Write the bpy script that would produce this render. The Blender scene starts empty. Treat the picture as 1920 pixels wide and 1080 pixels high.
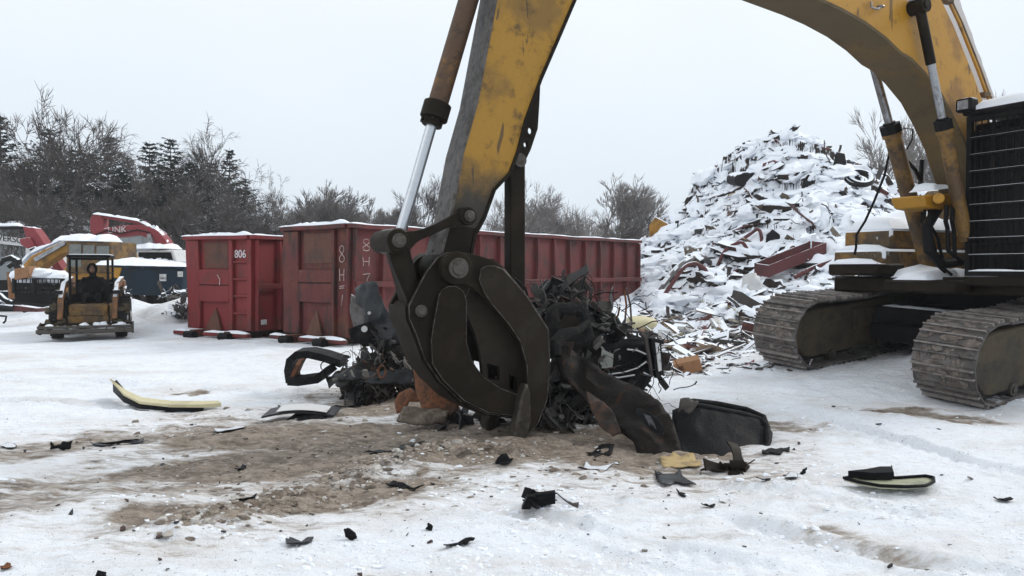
import bpy, bmesh, math, random
import numpy as np
from mathutils import Vector, Matrix, noise as mnoise
R = math.radians
random.seed(7)

# ------------------------------------------------------------------ camera, world, sun
scene = bpy.context.scene
FPX, HZ, CZ = 1500.0, 505.0, 1.65
PIT = math.atan((540 - HZ) / FPX)
cd = bpy.data.cameras.new("camera"); cam = bpy.data.objects.new("camera", cd)
scene.collection.objects.link(cam); scene.camera = cam
cam.location = (0, 0, CZ); cam.rotation_euler = (R(90) - PIT, 0, 0)
cd.sensor_width = 36; cd.lens = FPX / 1920 * 36; cd.clip_start = 0.05; cd.clip_end = 2000
SUN_EL, SUN_AZ = R(36), R(245)      # thick overcast, a little brighter from behind the camera's left
w = bpy.data.worlds.new("World"); scene.world = w; w.use_nodes = True
nt = w.node_tree; nt.nodes.clear()
out = nt.nodes.new('ShaderNodeOutputWorld'); bg = nt.nodes.new('ShaderNodeBackground')
sky = nt.nodes.new('ShaderNodeTexSky'); sky.sky_type = 'NISHITA'; sky.sun_disc = False
sky.sun_elevation = SUN_EL; sky.sun_rotation = SUN_AZ; sky.dust_density = 4; sky.air_density = 1.4
hsv = nt.nodes.new('ShaderNodeHueSaturation'); hsv.inputs['Saturation'].default_value = 0.25
mx = nt.nodes.new('ShaderNodeMix'); mx.data_type = 'RGBA'; mx.inputs['Factor'].default_value = 0.82
nt.links.new(sky.outputs[0], hsv.inputs['Color']); nt.links.new(hsv.outputs[0], mx.inputs['A'])
# the cloud deck: soft, slightly uneven, a touch brighter toward the zenith
tc = nt.nodes.new('ShaderNodeTexCoord'); sep = nt.nodes.new('ShaderNodeSeparateXYZ')
nt.links.new(tc.outputs['Generated'], sep.inputs[0])
mr = nt.nodes.new('ShaderNodeMapRange'); mr.inputs['From Min'].default_value = -0.05; mr.inputs['From Max'].default_value = 0.55
nt.links.new(sep.outputs['Z'], mr.inputs['Value'])
nz = nt.nodes.new('ShaderNodeTexNoise'); nz.inputs['Scale'].default_value = 1.6; nz.inputs['Detail'].default_value = 3
nt.links.new(tc.outputs['Generated'], nz.inputs['Vector'])
ad = nt.nodes.new('ShaderNodeMath'); ad.operation = 'MULTIPLY_ADD'; ad.inputs[1].default_value = 0.95; ad.inputs[2].default_value = -0.47
nt.links.new(nz.outputs['Fac'], ad.inputs[0])
ad2 = nt.nodes.new('ShaderNodeMath'); ad2.operation = 'ADD'
nt.links.new(mr.outputs[0], ad2.inputs[0]); nt.links.new(ad.outputs[0], ad2.inputs[1])
cr = nt.nodes.new('ShaderNodeValToRGB')
cr.color_ramp.elements[0].color = (6.2, 7.05, 7.95, 1); cr.color_ramp.elements[1].color = (8.3, 8.8, 9.2, 1)
nt.links.new(ad2.outputs[0], cr.inputs[0]); nt.links.new(cr.outputs[0], mx.inputs['B'])
nt.links.new(mx.outputs['Result'], bg.inputs['Color']); bg.inputs['Strength'].default_value = 0.1
nt.links.new(bg.outputs[0], out.inputs[0])
sd = bpy.data.lights.new("sun", 'SUN'); sd.energy = 1.5; sd.angle = R(18); sd.color = (1, 0.97, 0.93)
so = bpy.data.objects.new("sun", sd); scene.collection.objects.link(so)
so.rotation_euler = (R(90) - SUN_EL, 0, R(180) - SUN_AZ + R(180))
scene.view_settings.view_transform = 'Standard'; scene.view_settings.look = 'None'
scene.view_settings.exposure = 0.42; scene.view_settings.gamma = 1
scene.render.resolution_x = 1024; scene.render.resolution_y = 576

# ------------------------------------------------------------------ pixel <-> world helpers
FW = Vector((0, math.cos(PIT), -math.sin(PIT))); UP = Vector((0, math.sin(PIT), math.cos(PIT)))
CAM = Vector((0, 0, CZ))
def ray(px, py): return FW + Vector(((px - 960) / FPX, 0, 0)) + UP * ((540 - py) / FPX)
def U(px, py, Y): d = ray(px, py); return CAM + d * (Y / d.y)
TH = R(28); E1 = Vector((math.cos(TH), math.sin(TH), 0)); LV = Vector((-math.sin(TH), math.cos(TH), 0))
A0 = Vector((0, 7.7, 0)); ZV = Vector((0, 0, 1))
def AP(px, py, o=0.0):                # point of the arm's vertical plane, o metres to its far side
    d = ray(px, py); return CAM + d * ((A0 + LV * o - CAM).dot(LV) / d.dot(LV))

# ------------------------------------------------------------------ noise
def vnoise(x, y, seed=0):
    xi = np.floor(x).astype(np.int64); yi = np.floor(y).astype(np.int64); fx = x - xi; fy = y - yi
    fx = fx * fx * (3 - 2 * fx); fy = fy * fy * (3 - 2 * fy)
    def h(a, b):
        n = (a * 374761393 + b * 668265263 + seed * 1442695041) & 0xffffffff
        n = ((n ^ (n >> 13)) * 1274126177) & 0xffffffff
        return ((n ^ (n >> 16)) & 0xffff) / 65535.0
    return (h(xi, yi) * (1 - fx) + h(xi + 1, yi) * fx) * (1 - fy) + (h(xi, yi + 1) * (1 - fx) + h(xi + 1, yi + 1) * fx) * fy
def fbm(x, y, s, o=4, seed=0):
    r = 0; a = 0.5; t = 0
    for i in range(o):
        r = r + a * vnoise(x / s, y / s, seed + i * 17); t += a; a *= 0.5; s *= 0.5
    return r / t - 0.5
def cell(x, y, s, seed=0, full=False):            # voronoi: value and tilt offsets of the nearest cell
    X = x / s; Y = y / s; xi = np.floor(X).astype(np.int64); yi = np.floor(Y).astype(np.int64)
    best = np.full(np.shape(X), 9.0); ox = np.zeros(np.shape(X)); oy = np.zeros(np.shape(X)); v = np.zeros(np.shape(X)); bx = np.zeros(np.shape(X)); by = np.zeros(np.shape(X))
    def h(a, b, k):
        n = (a * 374761393 + b * 668265263 + (seed + k) * 1442695041) & 0xffffffff
        n = ((n ^ (n >> 13)) * 1274126177) & 0xffffffff
        return ((n ^ (n >> 16)) & 0xffff) / 65535.0
    for i in (-1, 0, 1):
        for j in (-1, 0, 1):
            cx = xi + i; cy = yi + j; dx = X - cx - h(cx, cy, 1); dy = Y - cy - h(cx, cy, 2); d = dx * dx + dy * dy
            m = d < best; best = np.where(m, d, best); v = np.where(m, h(cx, cy, 3), v)
            ox = np.where(m, dx * s, ox); oy = np.where(m, dy * s, oy); bx = np.where(m, dx * (h(cx, cy, 4) - .5), bx); by = np.where(m, dy * (h(cx, cy, 5) - .5), by)
    return (v, bx, by, ox, oy) if full else (v, bx, by)

# ------------------------------------------------------------------ terrain height
MYAW, MPI, MRO = R(31), R(5.0), R(4.2); MPOS = np.array([5.93, 9.75, -0.02])
MA = np.array([math.cos(MYAW) * math.cos(MPI), math.sin(MYAW) * math.cos(MPI), math.sin(MPI)])
ML = np.array([-math.sin(MYAW) * math.cos(MRO), math.cos(MYAW) * math.cos(MRO), math.sin(MRO)])
ML = ML - MA * MA.dot(ML); ML /= np.linalg.norm(ML); MN = np.cross(MA, ML)
def sstep(a, b, x): t = np.clip((x - a) / (b - a), 0, 1); return t * t * (3 - 2 * t)
def gp0(px, py): return np.array(U(px, py, 1).to_tuple()) * 0 + np.array((CAM + ray(px, py) * (-CZ / ray(px, py).z)).to_tuple())
CAPS = [((470, 815), (1190, 838), .85, 1.15), ((330, 885), (820, 850), .5, 1.0), ((360, 980), (740, 905), .34, 1.1), ((700, 760), (1000, 745), .8, .9),
        ((0, 855), (520, 790), .6, .62), ((40, 940), (520, 890), .6, .6), ((1385, 765), (1470, 800), .22, .7), ((1660, 768), (1790, 775), .28, .8),
        ((1590, 1000), (1680, 1040), .2, .55), ((1260, 990), (1420, 1010), .12, .3), ((720, 1060), (770, 1078), .07, .8), ((300, 738), (345, 738), .1, .8),
        ((570, 745), (760, 722), .3, .5), ((1200, 830), (1420, 800), .35, .6), ((850, 905), (1300, 880), .3, .35), ((100, 690), (260, 690), .12, .3), ((1440, 690), (1560, 700), .2, .2)]
CAPW = [(gp0(*a)[:2], gp0(*b)[:2], r, s) for a, b, r, s in CAPS]
def mud(x, y):
    wx = x + fbm(x, y, .9, 4, 3) * .9; wy = y + fbm(x, y, .7, 4, 5) * .9; m = np.zeros(np.shape(x))
    for a, b, r, s in CAPW:
        d = b - a; t = np.clip(((wx - a[0]) * d[0] + (wy - a[1]) * d[1]) / (d @ d), 0, 1)
        q = np.hypot(wx - a[0] - t * d[0], wy - a[1] - t * d[1]); m = np.maximum(m, s * np.maximum(1 - sstep(r * .35, r * 1.6, q), .42 * (1 - sstep(r * .9, r * 3.2, q))))
    return m
BERM = [gp0(*p)[:2] for p in ((330, 1000), (470, 960), (620, 920), (700, 880), (820, 850), (960, 850))]
def berm(x, y):
    m = np.zeros(np.shape(x))
    for a, b in zip(BERM[:-1], BERM[1:]):
        d = b - a; t = np.clip(((x - a[0]) * d[0] + (y - a[1]) * d[1]) / (d @ d), 0, 1)
        q = np.hypot(x - a[0] - t * d[0], y - a[1] - t * d[1]); m = np.maximum(m, np.exp(-(q / .22) ** 2))
    return m
RUTS = [(gp0(*a)[:2], gp0(*b)[:2], dp) for a, b, dp in (((-60, 702), (640, 742), .03), ((-60, 742), (540, 786), .03), ((940, 905), (2000, 1090), .03), ((850, 950), (1500, 1085), .025), ((1460, 770), (2000, 905), .03), ((1330, 720), (1700, 765), .02), ((-100, 1010), (560, 1100), .025), ((1260, 905), (2000, 1000), .022))]
def H(x, y, fine=True):
    x = np.asarray(x, float); y = np.asarray(y, float)
    z = fbm(x, y, 5, 3, 11) * .12
    dx = x - MPOS[0]; dy = y - MPOS[1]
    a = dx * MA[0] + dy * MA[1]; l = dx * ML[0] + dy * ML[1]
    zp = MPOS[2] + a * math.tan(MPI) + l * math.tan(MRO)
    wgt = sstep(2.2, -.3, np.maximum(np.maximum(-a, a - 6.5), np.maximum(-l, l - 3.6)))
    z = z * (1 - wgt) + (zp - .02) * wgt
    # ploughed snow between the tracks, banks by the parked machines and bins
    z = z + .28 * np.exp(-(((a - 2.0) / 1.0) ** 2 + ((l - 1.6) / .5) ** 2))
    for bx, by, r, h in ((-9.3, 22.5, 1.6, .55), (-8.2, 24, 1.3, .7), (-11.5, 25, 2.2, .45), (-15.5, 23, 2.2, .35), (-3.9, 15.0, .9, .06), (-5.6, 16.8, 1.0, .05), (-12.8, 23.5, 1.6, .3)):
        z = z + h * np.exp(-((x - bx) ** 2 + (y - by) ** 2) / r ** 2) * (1 + fbm(x, y, .8, 3, 9) * 1.2)
    z = z + sstep(60, 150, np.hypot(x, y)) * 1.2
    if fine:
        m = mud(x, y); near = 1 - sstep(16, 30, y)
        z = z + near * (fbm(x, y, .7, 5, 21) * .09 + fbm(x, y, .22, 3, 25) * .035 + fbm(x, y, .09, 2, 22) * .018)
        z = z + near * m * (fbm(x, y, .3, 5, 23) * .09 + (cell(x, y, .09, 4)[0] - .5) * .010) - m * .02
        b = berm(x, y)
        if np.max(b) > .01: z = z + b * (.035 + np.maximum(0, fbm(x, y, .22, 4, 31)) * .22 + (cell(x, y, .1, 8)[0] - .5) * .05)
        for ra, rb_, dp in RUTS:
            d = rb_ - ra; Lr = np.hypot(*d); u_ = ((x - ra[0]) * d[0] + (y - ra[1]) * d[1]) / Lr; q = ((x - ra[0]) * -d[1] + (y - ra[1]) * d[0]) / Lr + fbm(x, y, 1.6, 2, 61) * .35
            on = sstep(-.3, .5, u_) * sstep(Lr + .3, Lr - .5, u_) * sstep(-.12, .1, fbm(x, y, 1.0, 3, 62)); aq = np.abs(q)
            z = z + on * (-1.6 * dp * (1 - sstep(.10, .17, aq)) + dp * 1.2 * np.exp(-((aq - .21) / .05) ** 2) + .012 * (1 - sstep(.1, .15, aq)) * (np.sin(u_ * 42 + aq * 26) > 0))
        rut = np.sin((x * .32 + y * .95) * 9 + fbm(x, y, 1.2, 2, 6) * 9); z = z + near * .007 * rut * (fbm(x, y, 2.2, 2, 41) > 0)
    return z
PX = np.array([1080, 1150, 1200, 1250, 1290, 1340, 1400, 1440, 1460, 1490, 1530, 1575, 1600, 1640, 1700, 1760, 1830, 1950, 2100, 2300])
PY = np.array([505, 500, 458, 418, 376, 324, 274, 252, 243, 254, 280, 306, 328, 342, 352, 372, 395, 420, 450, 505])
YR = 33.0
RX = (PX - 960) / FPX * YR; RZ = CZ + (HZ - PY) / FPX * YR
def pile(x, y):
    x = np.asarray(x, float); y = np.asarray(y, float)
    def base(x, y):
        r = np.interp(x + fbm(x, y, 3, 2, 51) * .8, RX, RZ, left=-1, right=-1)
        t = np.where(y < YR, (y - 20.8 - fbm(x, y, 4, 2, 52) * 2.5) / (YR - 20.8), (47 - y) / (47 - YR))
        t = np.clip(t, -.4, 1); return r * np.where(t > 0, .45 * t + .55 * t ** 1.3, t * .6) + sstep(-.1, .25, t) * fbm(x, y, 2.6, 3, 53) * 1.1, sstep(-.1, .25, t)
    b0, k = base(x, y)
    wx = fbm(x, y, 1.1, 4, 54) * 1.3; wy = fbm(x, y, 1.1, 4, 56) * 1.3
    def step(s, sd, keep, rnd, tl):
        v, bx, by, ox, oy = cell(x * .7 + wx, y + wy, s, sd, True); bc, _ = base(x - ox / .7, y - oy); return (bc - b0) * (1 - keep) + (v - .5) * rnd + (bx + by) * tl
    m1 = sstep(-.10, .02, fbm(x, y, 3.2, 3, 57)); m2 = sstep(-.06, .06, fbm(x, y, 1.7, 3, 58))
    z = b0 + k * .85 * (m1 * step(1.25, 60, .66, .16, .3) + m2 * step(.55, 70, .6, .12, .2) + m1 * m2 * step(.27, 80, .6, .08, .12) + fbm(x, y, .5, 3, 59) * .12)
    return z
def HT(x, y):
    z = float(H(x, y, True)); 
    if y > 18 and x > 1.5: z = max(z, float(pile(x, y)))
    return z
def hit(px, py, far=60):              # where the view ray meets ground or heap
    d = ray(px, py).normalized(); t = 3.0
    while t < far:
        p = CAM + d * t
        if p.z < HT(p.x, p.y): 
            a, b = t - .06 - t * .004, t
            for _ in range(8):
                m = (a + b) / 2; q = CAM + d * m
                if q.z < HT(q.x, q.y): b = m
                else: a = m
            return CAM + d * b
        t += .06 + t * .004
    return CAM + d * far

# ------------------------------------------------------------------ materials
def nodes(name):
    m = bpy.data.materials.new(name); m.use_nodes = True; t = m.node_tree; return m, t, t.nodes['Principled BSDF']
def N(t, k, **kw):
    n = t.nodes.new(k)
    for a, b in kw.items():
        if a in n.inputs.keys(): n.inputs[a].default_value = b
        else: setattr(n, a, b)
    return n
def mixc(t, fac, a, b):
    m = N(t, 'ShaderNodeMix', data_type='RGBA')
    if isinstance(fac, (int, float)): m.inputs['Factor'].default_value = fac
    else: t.links.new(fac, m.inputs['Factor'])
    for s, v in (('A', a), ('B', b)):
        if isinstance(v, tuple): m.inputs[s].default_value = (*v, 1)
        else: t.links.new(v, m.inputs[s])
    return m.outputs['Result']
def nramp(t, vec, scale, lo, hi, detail=5, rough=.6, stretch=None, dist=0):
    if stretch:
        mp = N(t, 'ShaderNodeMapping'); mp.inputs['Scale'].default_value = stretch; t.links.new(vec, mp.inputs[0]); vec = mp.outputs[0]
    n = N(t, 'ShaderNodeTexNoise', Scale=scale, Detail=detail, Roughness=rough, Distortion=dist); t.links.new(vec, n.inputs['Vector'])
    r = N(t, 'ShaderNodeMapRange'); r.interpolation_type = 'SMOOTHSTEP'
    r.inputs['From Min'].default_value = lo; r.inputs['From Max'].default_value = hi; t.links.new(n.outputs['Fac'], r.inputs[0]); return r.outputs[0], n.outputs['Fac']
def mul(t, a, b):
    m = N(t, 'ShaderNodeMath', operation='MULTIPLY')
    for i, v in enumerate((a, b)):
        if isinstance(v, (int, float)): m.inputs[i].default_value = v
        else: t.links.new(v, m.inputs[i])
    return m.outputs[0]
SNOW = (.80, .84, .90)
def worn(name, base, second=None, dirt=(.03, .022, .015), rough=.6, metal=0, amt=.5, dirtamt=.5, scale=3, snow=0, scratch=0, bump=.15, attr=False, streak=False, snowlo=.55):
    m, t, b = nodes(name); tcn = N(t, 'ShaderNodeTexCoord'); v = tcn.outputs['Object']
    if attr:
        at = N(t, 'ShaderNodeAttribute', attribute_name='col'); c = at.outputs['Color']
    else: c = base
    f, raw = nramp(t, v, scale, .62 - amt * .25, .75 - amt * .2)
    second = second or tuple(x * .6 for x in base)
    c = mixc(t, f if not attr else mul(t, f, .5), c, second)
    f2, raw2 = nramp(t, v, scale * 2.7, .66 - dirtamt * .3, .82 - dirtamt * .22, 6, .7, (1, 1, .35) if streak else None)
    c = mixc(t, mul(t, f2, .85), c, dirt)
    if scratch:
        f3, _ = nramp(t, v, scale * 1.3, .60, .64, 3, .5, (1.4, 1.4, .35), 2.5); c = mixc(t, mul(t, f3, scratch), c, dirt)
    fv, rv = nramp(t, v, 38, .3, .7, 4); c = mixc(t, mul(t, rv, .25), c, tuple(x * .35 for x in dirt))
    ro = N(t, 'ShaderNodeMapRange'); ro.inputs['To Min'].default_value = rough - .15; ro.inputs['To Max'].default_value = min(1, rough + .2)
    t.links.new(raw2, ro.inputs[0])
    if snow:
        g = N(t, 'ShaderNodeNewGeometry'); s = N(t, 'ShaderNodeSeparateXYZ'); t.links.new(g.outputs['Normal'], s.inputs[0])
        _, n1 = nramp(t, tcn.outputs['Object'], 2.2, 0, 1, 5, .65)
        a = N(t, 'ShaderNodeMath', operation='MULTIPLY_ADD'); a.inputs[1].default_value = 1.3; a.inputs[2].default_value = -.65; t.links.new(n1, a.inputs[0])
        a2 = N(t, 'ShaderNodeMath', operation='ADD'); t.links.new(a.outputs[0], a2.inputs[0]); t.links.new(s.outputs['Z'], a2.inputs[1])
        r2 = N(t, 'ShaderNodeMapRange'); r2.interpolation_type = 'SMOOTHSTEP'; r2.inputs['From Min'].default_value = snowlo; r2.inputs['From Max'].default_value = snowlo + .12
        t.links.new(a2.outputs[0], r2.inputs[0]); sf = mul(t, r2.outputs[0], snow)
        c = mixc(t, sf, c, SNOW)
        mm = N(t, 'ShaderNodeMix'); mm.inputs[3].default_value = .8; t.links.new(sf, mm.inputs[0]); t.links.new(ro.outputs[0], mm.inputs[2]); t.links.new(mm.outputs[0], b.inputs['Roughness'])
        if metal:
            me = N(t, 'ShaderNodeMapRange'); me.inputs['To Min'].default_value = metal; me.inputs['To Max'].default_value = 0; t.links.new(sf, me.inputs[0]); t.links.new(me.outputs[0], b.inputs['Metallic'])
    else:
        t.links.new(ro.outputs[0], b.inputs['Roughness']); b.inputs['Metallic'].default_value = metal
    if max(base) < .06: b.inputs['Specular IOR Level'].default_value = .09 if max(base) < .03 else .2
    t.links.new(c, b.inputs['Base Color'])
    if bump:
        bp = N(t, 'ShaderNodeBump', Strength=bump, Distance=.02); ad = N(t, 'ShaderNodeMath', operation='ADD'); t.links.new(rv, ad.inputs[0]); t.links.new(raw2, ad.inputs[1])
        t.links.new(ad.outputs[0], bp.inputs['Height']); t.links.new(bp.outputs[0], b.inputs['Normal'])
    return m
M = {}
M['yellow'] = worn('worn yellow paint', (.44, .215, .012), (.27, .125, .012), (.035, .022, .012), .5, 0, .45, .35, 1.6, scratch=.75, bump=.1)
M['yellowdirty'] = worn('grimy yellow paint', (.20, .105, .018), (.09, .05, .02), (.03, .02, .014), .65, 0, .8, .7, 2.2, scratch=.5)
M['yellowsnow'] = worn('snowy yellow paint', (.42, .20, .02), (.2, .1, .02), (.05, .03, .02), .6, 0, .5, .5, 2, snow=1)
M['underboom'] = worn('brown boom underside', (.10, .068, .030), (.14, .088, .029), (.055, .04, .024), .8, 0, .5, .4, .9, bump=.05)  # browner and darker than the yellow of the boom sides
M['stripgrey'] = worn('scuffed grey steel edge', (.105, .095, .088), (.05, .043, .038), (.02, .017, .014), .55, .3, .6, .5, 7, bump=.4)
M['steel'] = worn('dark oiled steel', (.0135, .0110, .0078), (.024, .019, .013), (.016, .012, .009), .55, .25, .6, .5, 3, scratch=.3)
M['steel2'] = worn('dark brown steel', (.0165, .0125, .0085), (.025, .019, .0125), (.02, .015, .011), .6, .2, .6, .5, 3)
M['pin'] = worn('worn pin steel', (.09, .08, .07), (.05, .04, .03), (.02, .016, .012), .45, .6, .5, .5, 12)
M['rustcyl'] = worn('rusty cylinder barrel', (.085, .045, .022), (.20, .095, .022), (.03, .02, .014), .6, .2, .45, .55, 3.5)
M['chrome'] = worn('chromed rod', (.55, .58, .62), (.45, .48, .5), (.3, .3, .3), .3, .9, .2, .1, 3, bump=0)
M['chromedull'] = worn('dull chromed rod', (.36, .37, .39), (.2, .19, .19), (.06, .05, .045), .35, .85, .5, .5, 3, bump=0)
M['rust'] = worn('orange rust', (.17, .055, .016), (.07, .030, .014), (.03, .02, .014), .85, 0, .7, .7, 5, bump=.4)
M['shoe'] = worn('muddy track shoe steel', (.085, .078, .074), (.16, .145, .135), (.04, .03, .026), .7, .15, .7, .5, 4, snow=.7, snowlo=1.12, bump=.5)
M['frame'] = worn('muddy yellow track frame', (.062, .045, .022), (.032, .026, .017), (.03, .022, .016), .8, 0, .6, .6, 2.2, bump=.3)
M['black'] = worn('black machine metal', (.007, .007, .008), (.013, .012, .011), (.025, .02, .016), .5, .1, .4, .3, 4)
M['blacksnow'] = worn('snowy black metal', (.014, .014, .015), (.025, .022, .02), (.04, .03, .024), .5, .1, .4, .3, 4, snow=1)
M['plastic'] = worn('scuffed black plastic', (.004, .0045, .006), (.008, .009, .011), (.03, .027, .024), .5, 0, .4, .35, 3, scratch=.35, bump=.25)
M['plasticgrey'] = worn('grey black car paint', (.030, .033, .037), (.015, .016, .018), (.02, .017, .015), .32, .1, .5, .4, 3, scratch=.3)
M['carpanel'] = worn('dusty black sheet metal', (.007, .0065, .006), (.018, .016, .014), (.06, .026, .012), .5, .1, .5, .12, 1.8, scratch=.5, bump=.4)
M['tyre'] = worn('dusty tyre rubber', (.012, .012, .012), (.026, .024, .022), (.05, .045, .04), .85, 0, .5, .5, 6, bump=.5)
M['red'] = worn('worn red bin paint', (.19, .012, .014), (.12, .015, .012), (.055, .022, .016), .6, 0, .5, .42, 1.5, streak=True, bump=.12)
M['redB'] = worn('dull dark red bin paint', (.115, .010, .009), (.07, .011, .009), (.026, .014, .012), .62, 0, .6, .62, 1.3, streak=True, bump=.15)
M['redrust'] = worn('rust streaked red bin paint', (.105, .011, .009), (.13, .031, .012), (.020, .014, .012), .65, 0, .6, .72, 1.3, streak=True, bump=.2)
M['redrust2'] = worn('scraped bin pocket', (.11, .038, .022), (.06, .03, .02), (.03, .018, .014), .7, 0, .55, .55, 1.8, streak=True, bump=.2)
M['redmach'] = worn('red machine paint', (.24, .02, .027), (.2, .02, .025), (.06, .03, .03), .5, 0, .4, .4, 2, snow=1, snowlo=.7)
M['wine'] = worn('dark red painted beam', (.11, .025, .026), (.07, .02, .02), (.03, .016, .014), .7, 0, .5, .4, 2, snow=.9, snowlo=.8)
M['blue'] = worn('dark blue bin paint', (.006, .018, .034), (.012, .016, .020), (.02, .016, .014), .55, 0, .5, .5, 1.4, snow=1, snowlo=.7)
M['greysheet'] = worn('grey trailer side', (.26, .28, .29), (.2, .21, .22), (.1, .1, .1), .6, 0, .4, .3, .8, streak=True)
M['white'] = worn('dirty white paint', (.62, .62, .62), (.45, .44, .42), (.15, .13, .11), .6, 0, .4, .3, 2)
M['mudclod'] = worn('wet mud', (.12, .09, .065), (.07, .052, .038), (.2, .17, .14), .85, 0, .6, .6, 9, bump=.6)
M['cream'] = worn('cream plastic', (.60, .54, .33), (.5, .44, .27), (.2, .16, .1), .5, 0, .4, .2, 3)
M['card'] = worn('wet cardboard', (.30, .15, .07), (.22, .11, .05), (.10, .05, .03), .8, 0, .4, .3, 6)
M['orange'] = worn('orange machine paint', (.22, .085, .02), (.12, .055, .02), (.04, .028, .02), .6, 0, .6, .7, 2, snow=1, snowlo=.75)
M['cloth'] = worn('black winter clothing', (.010, .010, .012), (.016, .016, .018), (.02, .02, .02), .9, 0, .4, .3, 5)
M['skin'] = worn('skin', (.30, .17, .12), (.25, .13, .1), (.2, .1, .08), .6, 0, .3, .1, 5, bump=0)
M['chalk'] = worn('chalk marking', (.50, .42, .40), (.38, .28, .26), (.2, .06, .05), .8, 0, .5, .5, 30, bump=0)
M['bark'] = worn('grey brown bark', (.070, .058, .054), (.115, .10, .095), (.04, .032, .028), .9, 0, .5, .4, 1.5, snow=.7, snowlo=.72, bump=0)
M['barkhaze'] = worn('bare bark paled by haze', (.17, .15, .14), (.23, .205, .195), (.10, .085, .08), .9, 0, .5, .4, 1.5, snow=.6, snowlo=.8, bump=0)  # bark of far trees, lightened to paint distance haze into its colour
M['needle'] = worn('dark conifer needles', (.012, .020, .014), (.022, .028, .020), (.02, .02, .016), .8, 0, .5, .4, 1.2, snow=.45, snowlo=1.08, bump=0)
M['brush'] = worn('dry brown brush', (.055, .042, .032), (.09, .07, .052), (.03, .025, .02), .9, 0, .5, .4, 1.2, snow=.5, snowlo=.95, bump=0)
M['scrap'] = worn('mixed scrap metal', (.1, .1, .1), (.05, .03, .02), (.025, .017, .013), .6, .15, .5, .5, 4, snow=1, snowlo=.5, attr=True)
M['litter'] = worn('loose litter', (.1, .1, .1), (.05, .04, .03), (.03, .022, .018), .6, 0, .4, .4, 8, attr=True)
M['glass'] = worn('dim cab glass', (.008, .009, .010), (.014, .015, .015), (.03, .03, .03), .25, 0, .4, .2, 2, bump=0)
def snowmat(name, heap=False, groundm=False):
    m, t, b = nodes(name); tcn = N(t, 'ShaderNodeTexCoord'); v = tcn.outputs['Object']
    _, n1 = nramp(t, v, 1.3, 0, 1, 6, .6); f1, _ = nramp(t, v, .8, .45, .8, 6, .7)
    c = mixc(t, mul(t, f1, .35), (.80, .835, .89), (.66, .68, .72))
    b.inputs['Roughness'].default_value = .8
    b.inputs['Subsurface Weight'].default_value = 0
    _, fine = nramp(t, v, 22, 0, 1, 6, .7); _, fine2 = nramp(t, v, 90, 0, 1, 3, .6)
    if groundm:
        at = N(t, 'ShaderNodeAttribute', attribute_name='mud'); mfac = at.outputs['Fac']
        # breakup of the mud edge, streaked along the drag direction
        _, s1 = nramp(t, v, 2.2, 0, 1, 8, .68, (.8, 2.2, 1)); _, s2 = nramp(t, v, 9, 0, 1, 6, .7, (.7, 1.8, 1))
        def lin(x, k, c0): n = N(t, 'ShaderNodeMath', operation='MULTIPLY_ADD'); n.inputs[1].default_value = k; n.inputs[2].default_value = c0; t.links.new(x, n.inputs[0]); return n.outputs[0]
        def add(x, y): n = N(t, 'ShaderNodeMath', operation='ADD'); t.links.new(x, n.inputs[0]); t.links.new(y, n.inputs[1]); return n.outputs[0]
        tot = add(add(lin(mfac, 1.0, 0), lin(s1, 1.5, -.75)), lin(s2, 1.1, -.55))
        rr = N(t, 'ShaderNodeMapRange'); rr.interpolation_type = 'SMOOTHSTEP'; rr.inputs['From Min'].default_value = .26; rr.inputs['From Max'].default_value = .80; t.links.new(tot, rr.inputs[0])
        mc, _ = nramp(t, v, 4.5, .35, .68, 8, .75, (.8, 1.6, 1)); mc2, _ = nramp(t, v, 17, .45, .7, 6, .7)
        mudc = mixc(t, mc, (.11, .082, .060), (.33, .27, .215)); mudc = mixc(t, mul(t, mc2, .4), mudc, (.50, .45, .40))
        mc3, _ = nramp(t, v, 7, .56, .72, 6, .7); mudc = mixc(t, mul(t, mc3, .75), mudc, (.055, .042, .03))
        sq_, _ = nramp(t, v, 13, .60, .72, 5, .7, (.5, 1.6, 1)); sqm, _ = nramp(t, v, .9, .45, .62, 4, .6); c = mixc(t, mul(t, mul(t, sq_, sqm), .7), c, (.27, .225, .20))
        # faint tan grime over trodden snow and fine specks everywhere
        gr, _ = nramp(t, v, .55, .44, .74, 8, .7, (.7, 1.6, 1)); c = mixc(t, mul(t, gr, .55), c, (.50, .445, .395))
        gr2, _ = nramp(t, v, 5, .58, .78, 7, .72, (.6, 1.7, 1)); c = mixc(t, mul(t, gr2, .75), c, (.36, .31, .285))
        sp, _ = nramp(t, v, 42, .66, .72, 2, .5); c = mixc(t, mul(t, sp, .6), c, (.14, .11, .10))
        fd = N(t, 'ShaderNodeMapRange'); fd.inputs['From Min'].default_value = .0; fd.inputs['From Max'].default_value = .5; fd.inputs['To Max'].default_value = .45; t.links.new(tot, fd.inputs[0])
        c = mixc(t, fd.outputs[0], c, (.60, .545, .49))
        c = mixc(t, rr.outputs[0], c, mudc)
    ad = N(t, 'ShaderNodeMath', operation='MULTIPLY_ADD'); ad.inputs[1].default_value = .35; t.links.new(fine2, ad.inputs[0]); t.links.new(fine, ad.inputs[2])
    if groundm:
        _, mid = nramp(t, v, 6.5, 0, 1, 5, .62, (.75, 1.3, 1)); a3 = N(t, 'ShaderNodeMath', operation='MULTIPLY_ADD'); a3.inputs[1].default_value = 2.2; t.links.new(mid, a3.inputs[0]); t.links.new(ad.outputs[0], a3.inputs[2]); ad = a3
    bp = N(t, 'ShaderNodeBump', Strength=.75 if groundm else .3, Distance=.035); t.links.new(ad.outputs[0], bp.inputs['Height']); t.links.new(bp.outputs[0], b.inputs['Normal'])
    t.links.new(c, b.inputs['Base Color']); return m
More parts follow.
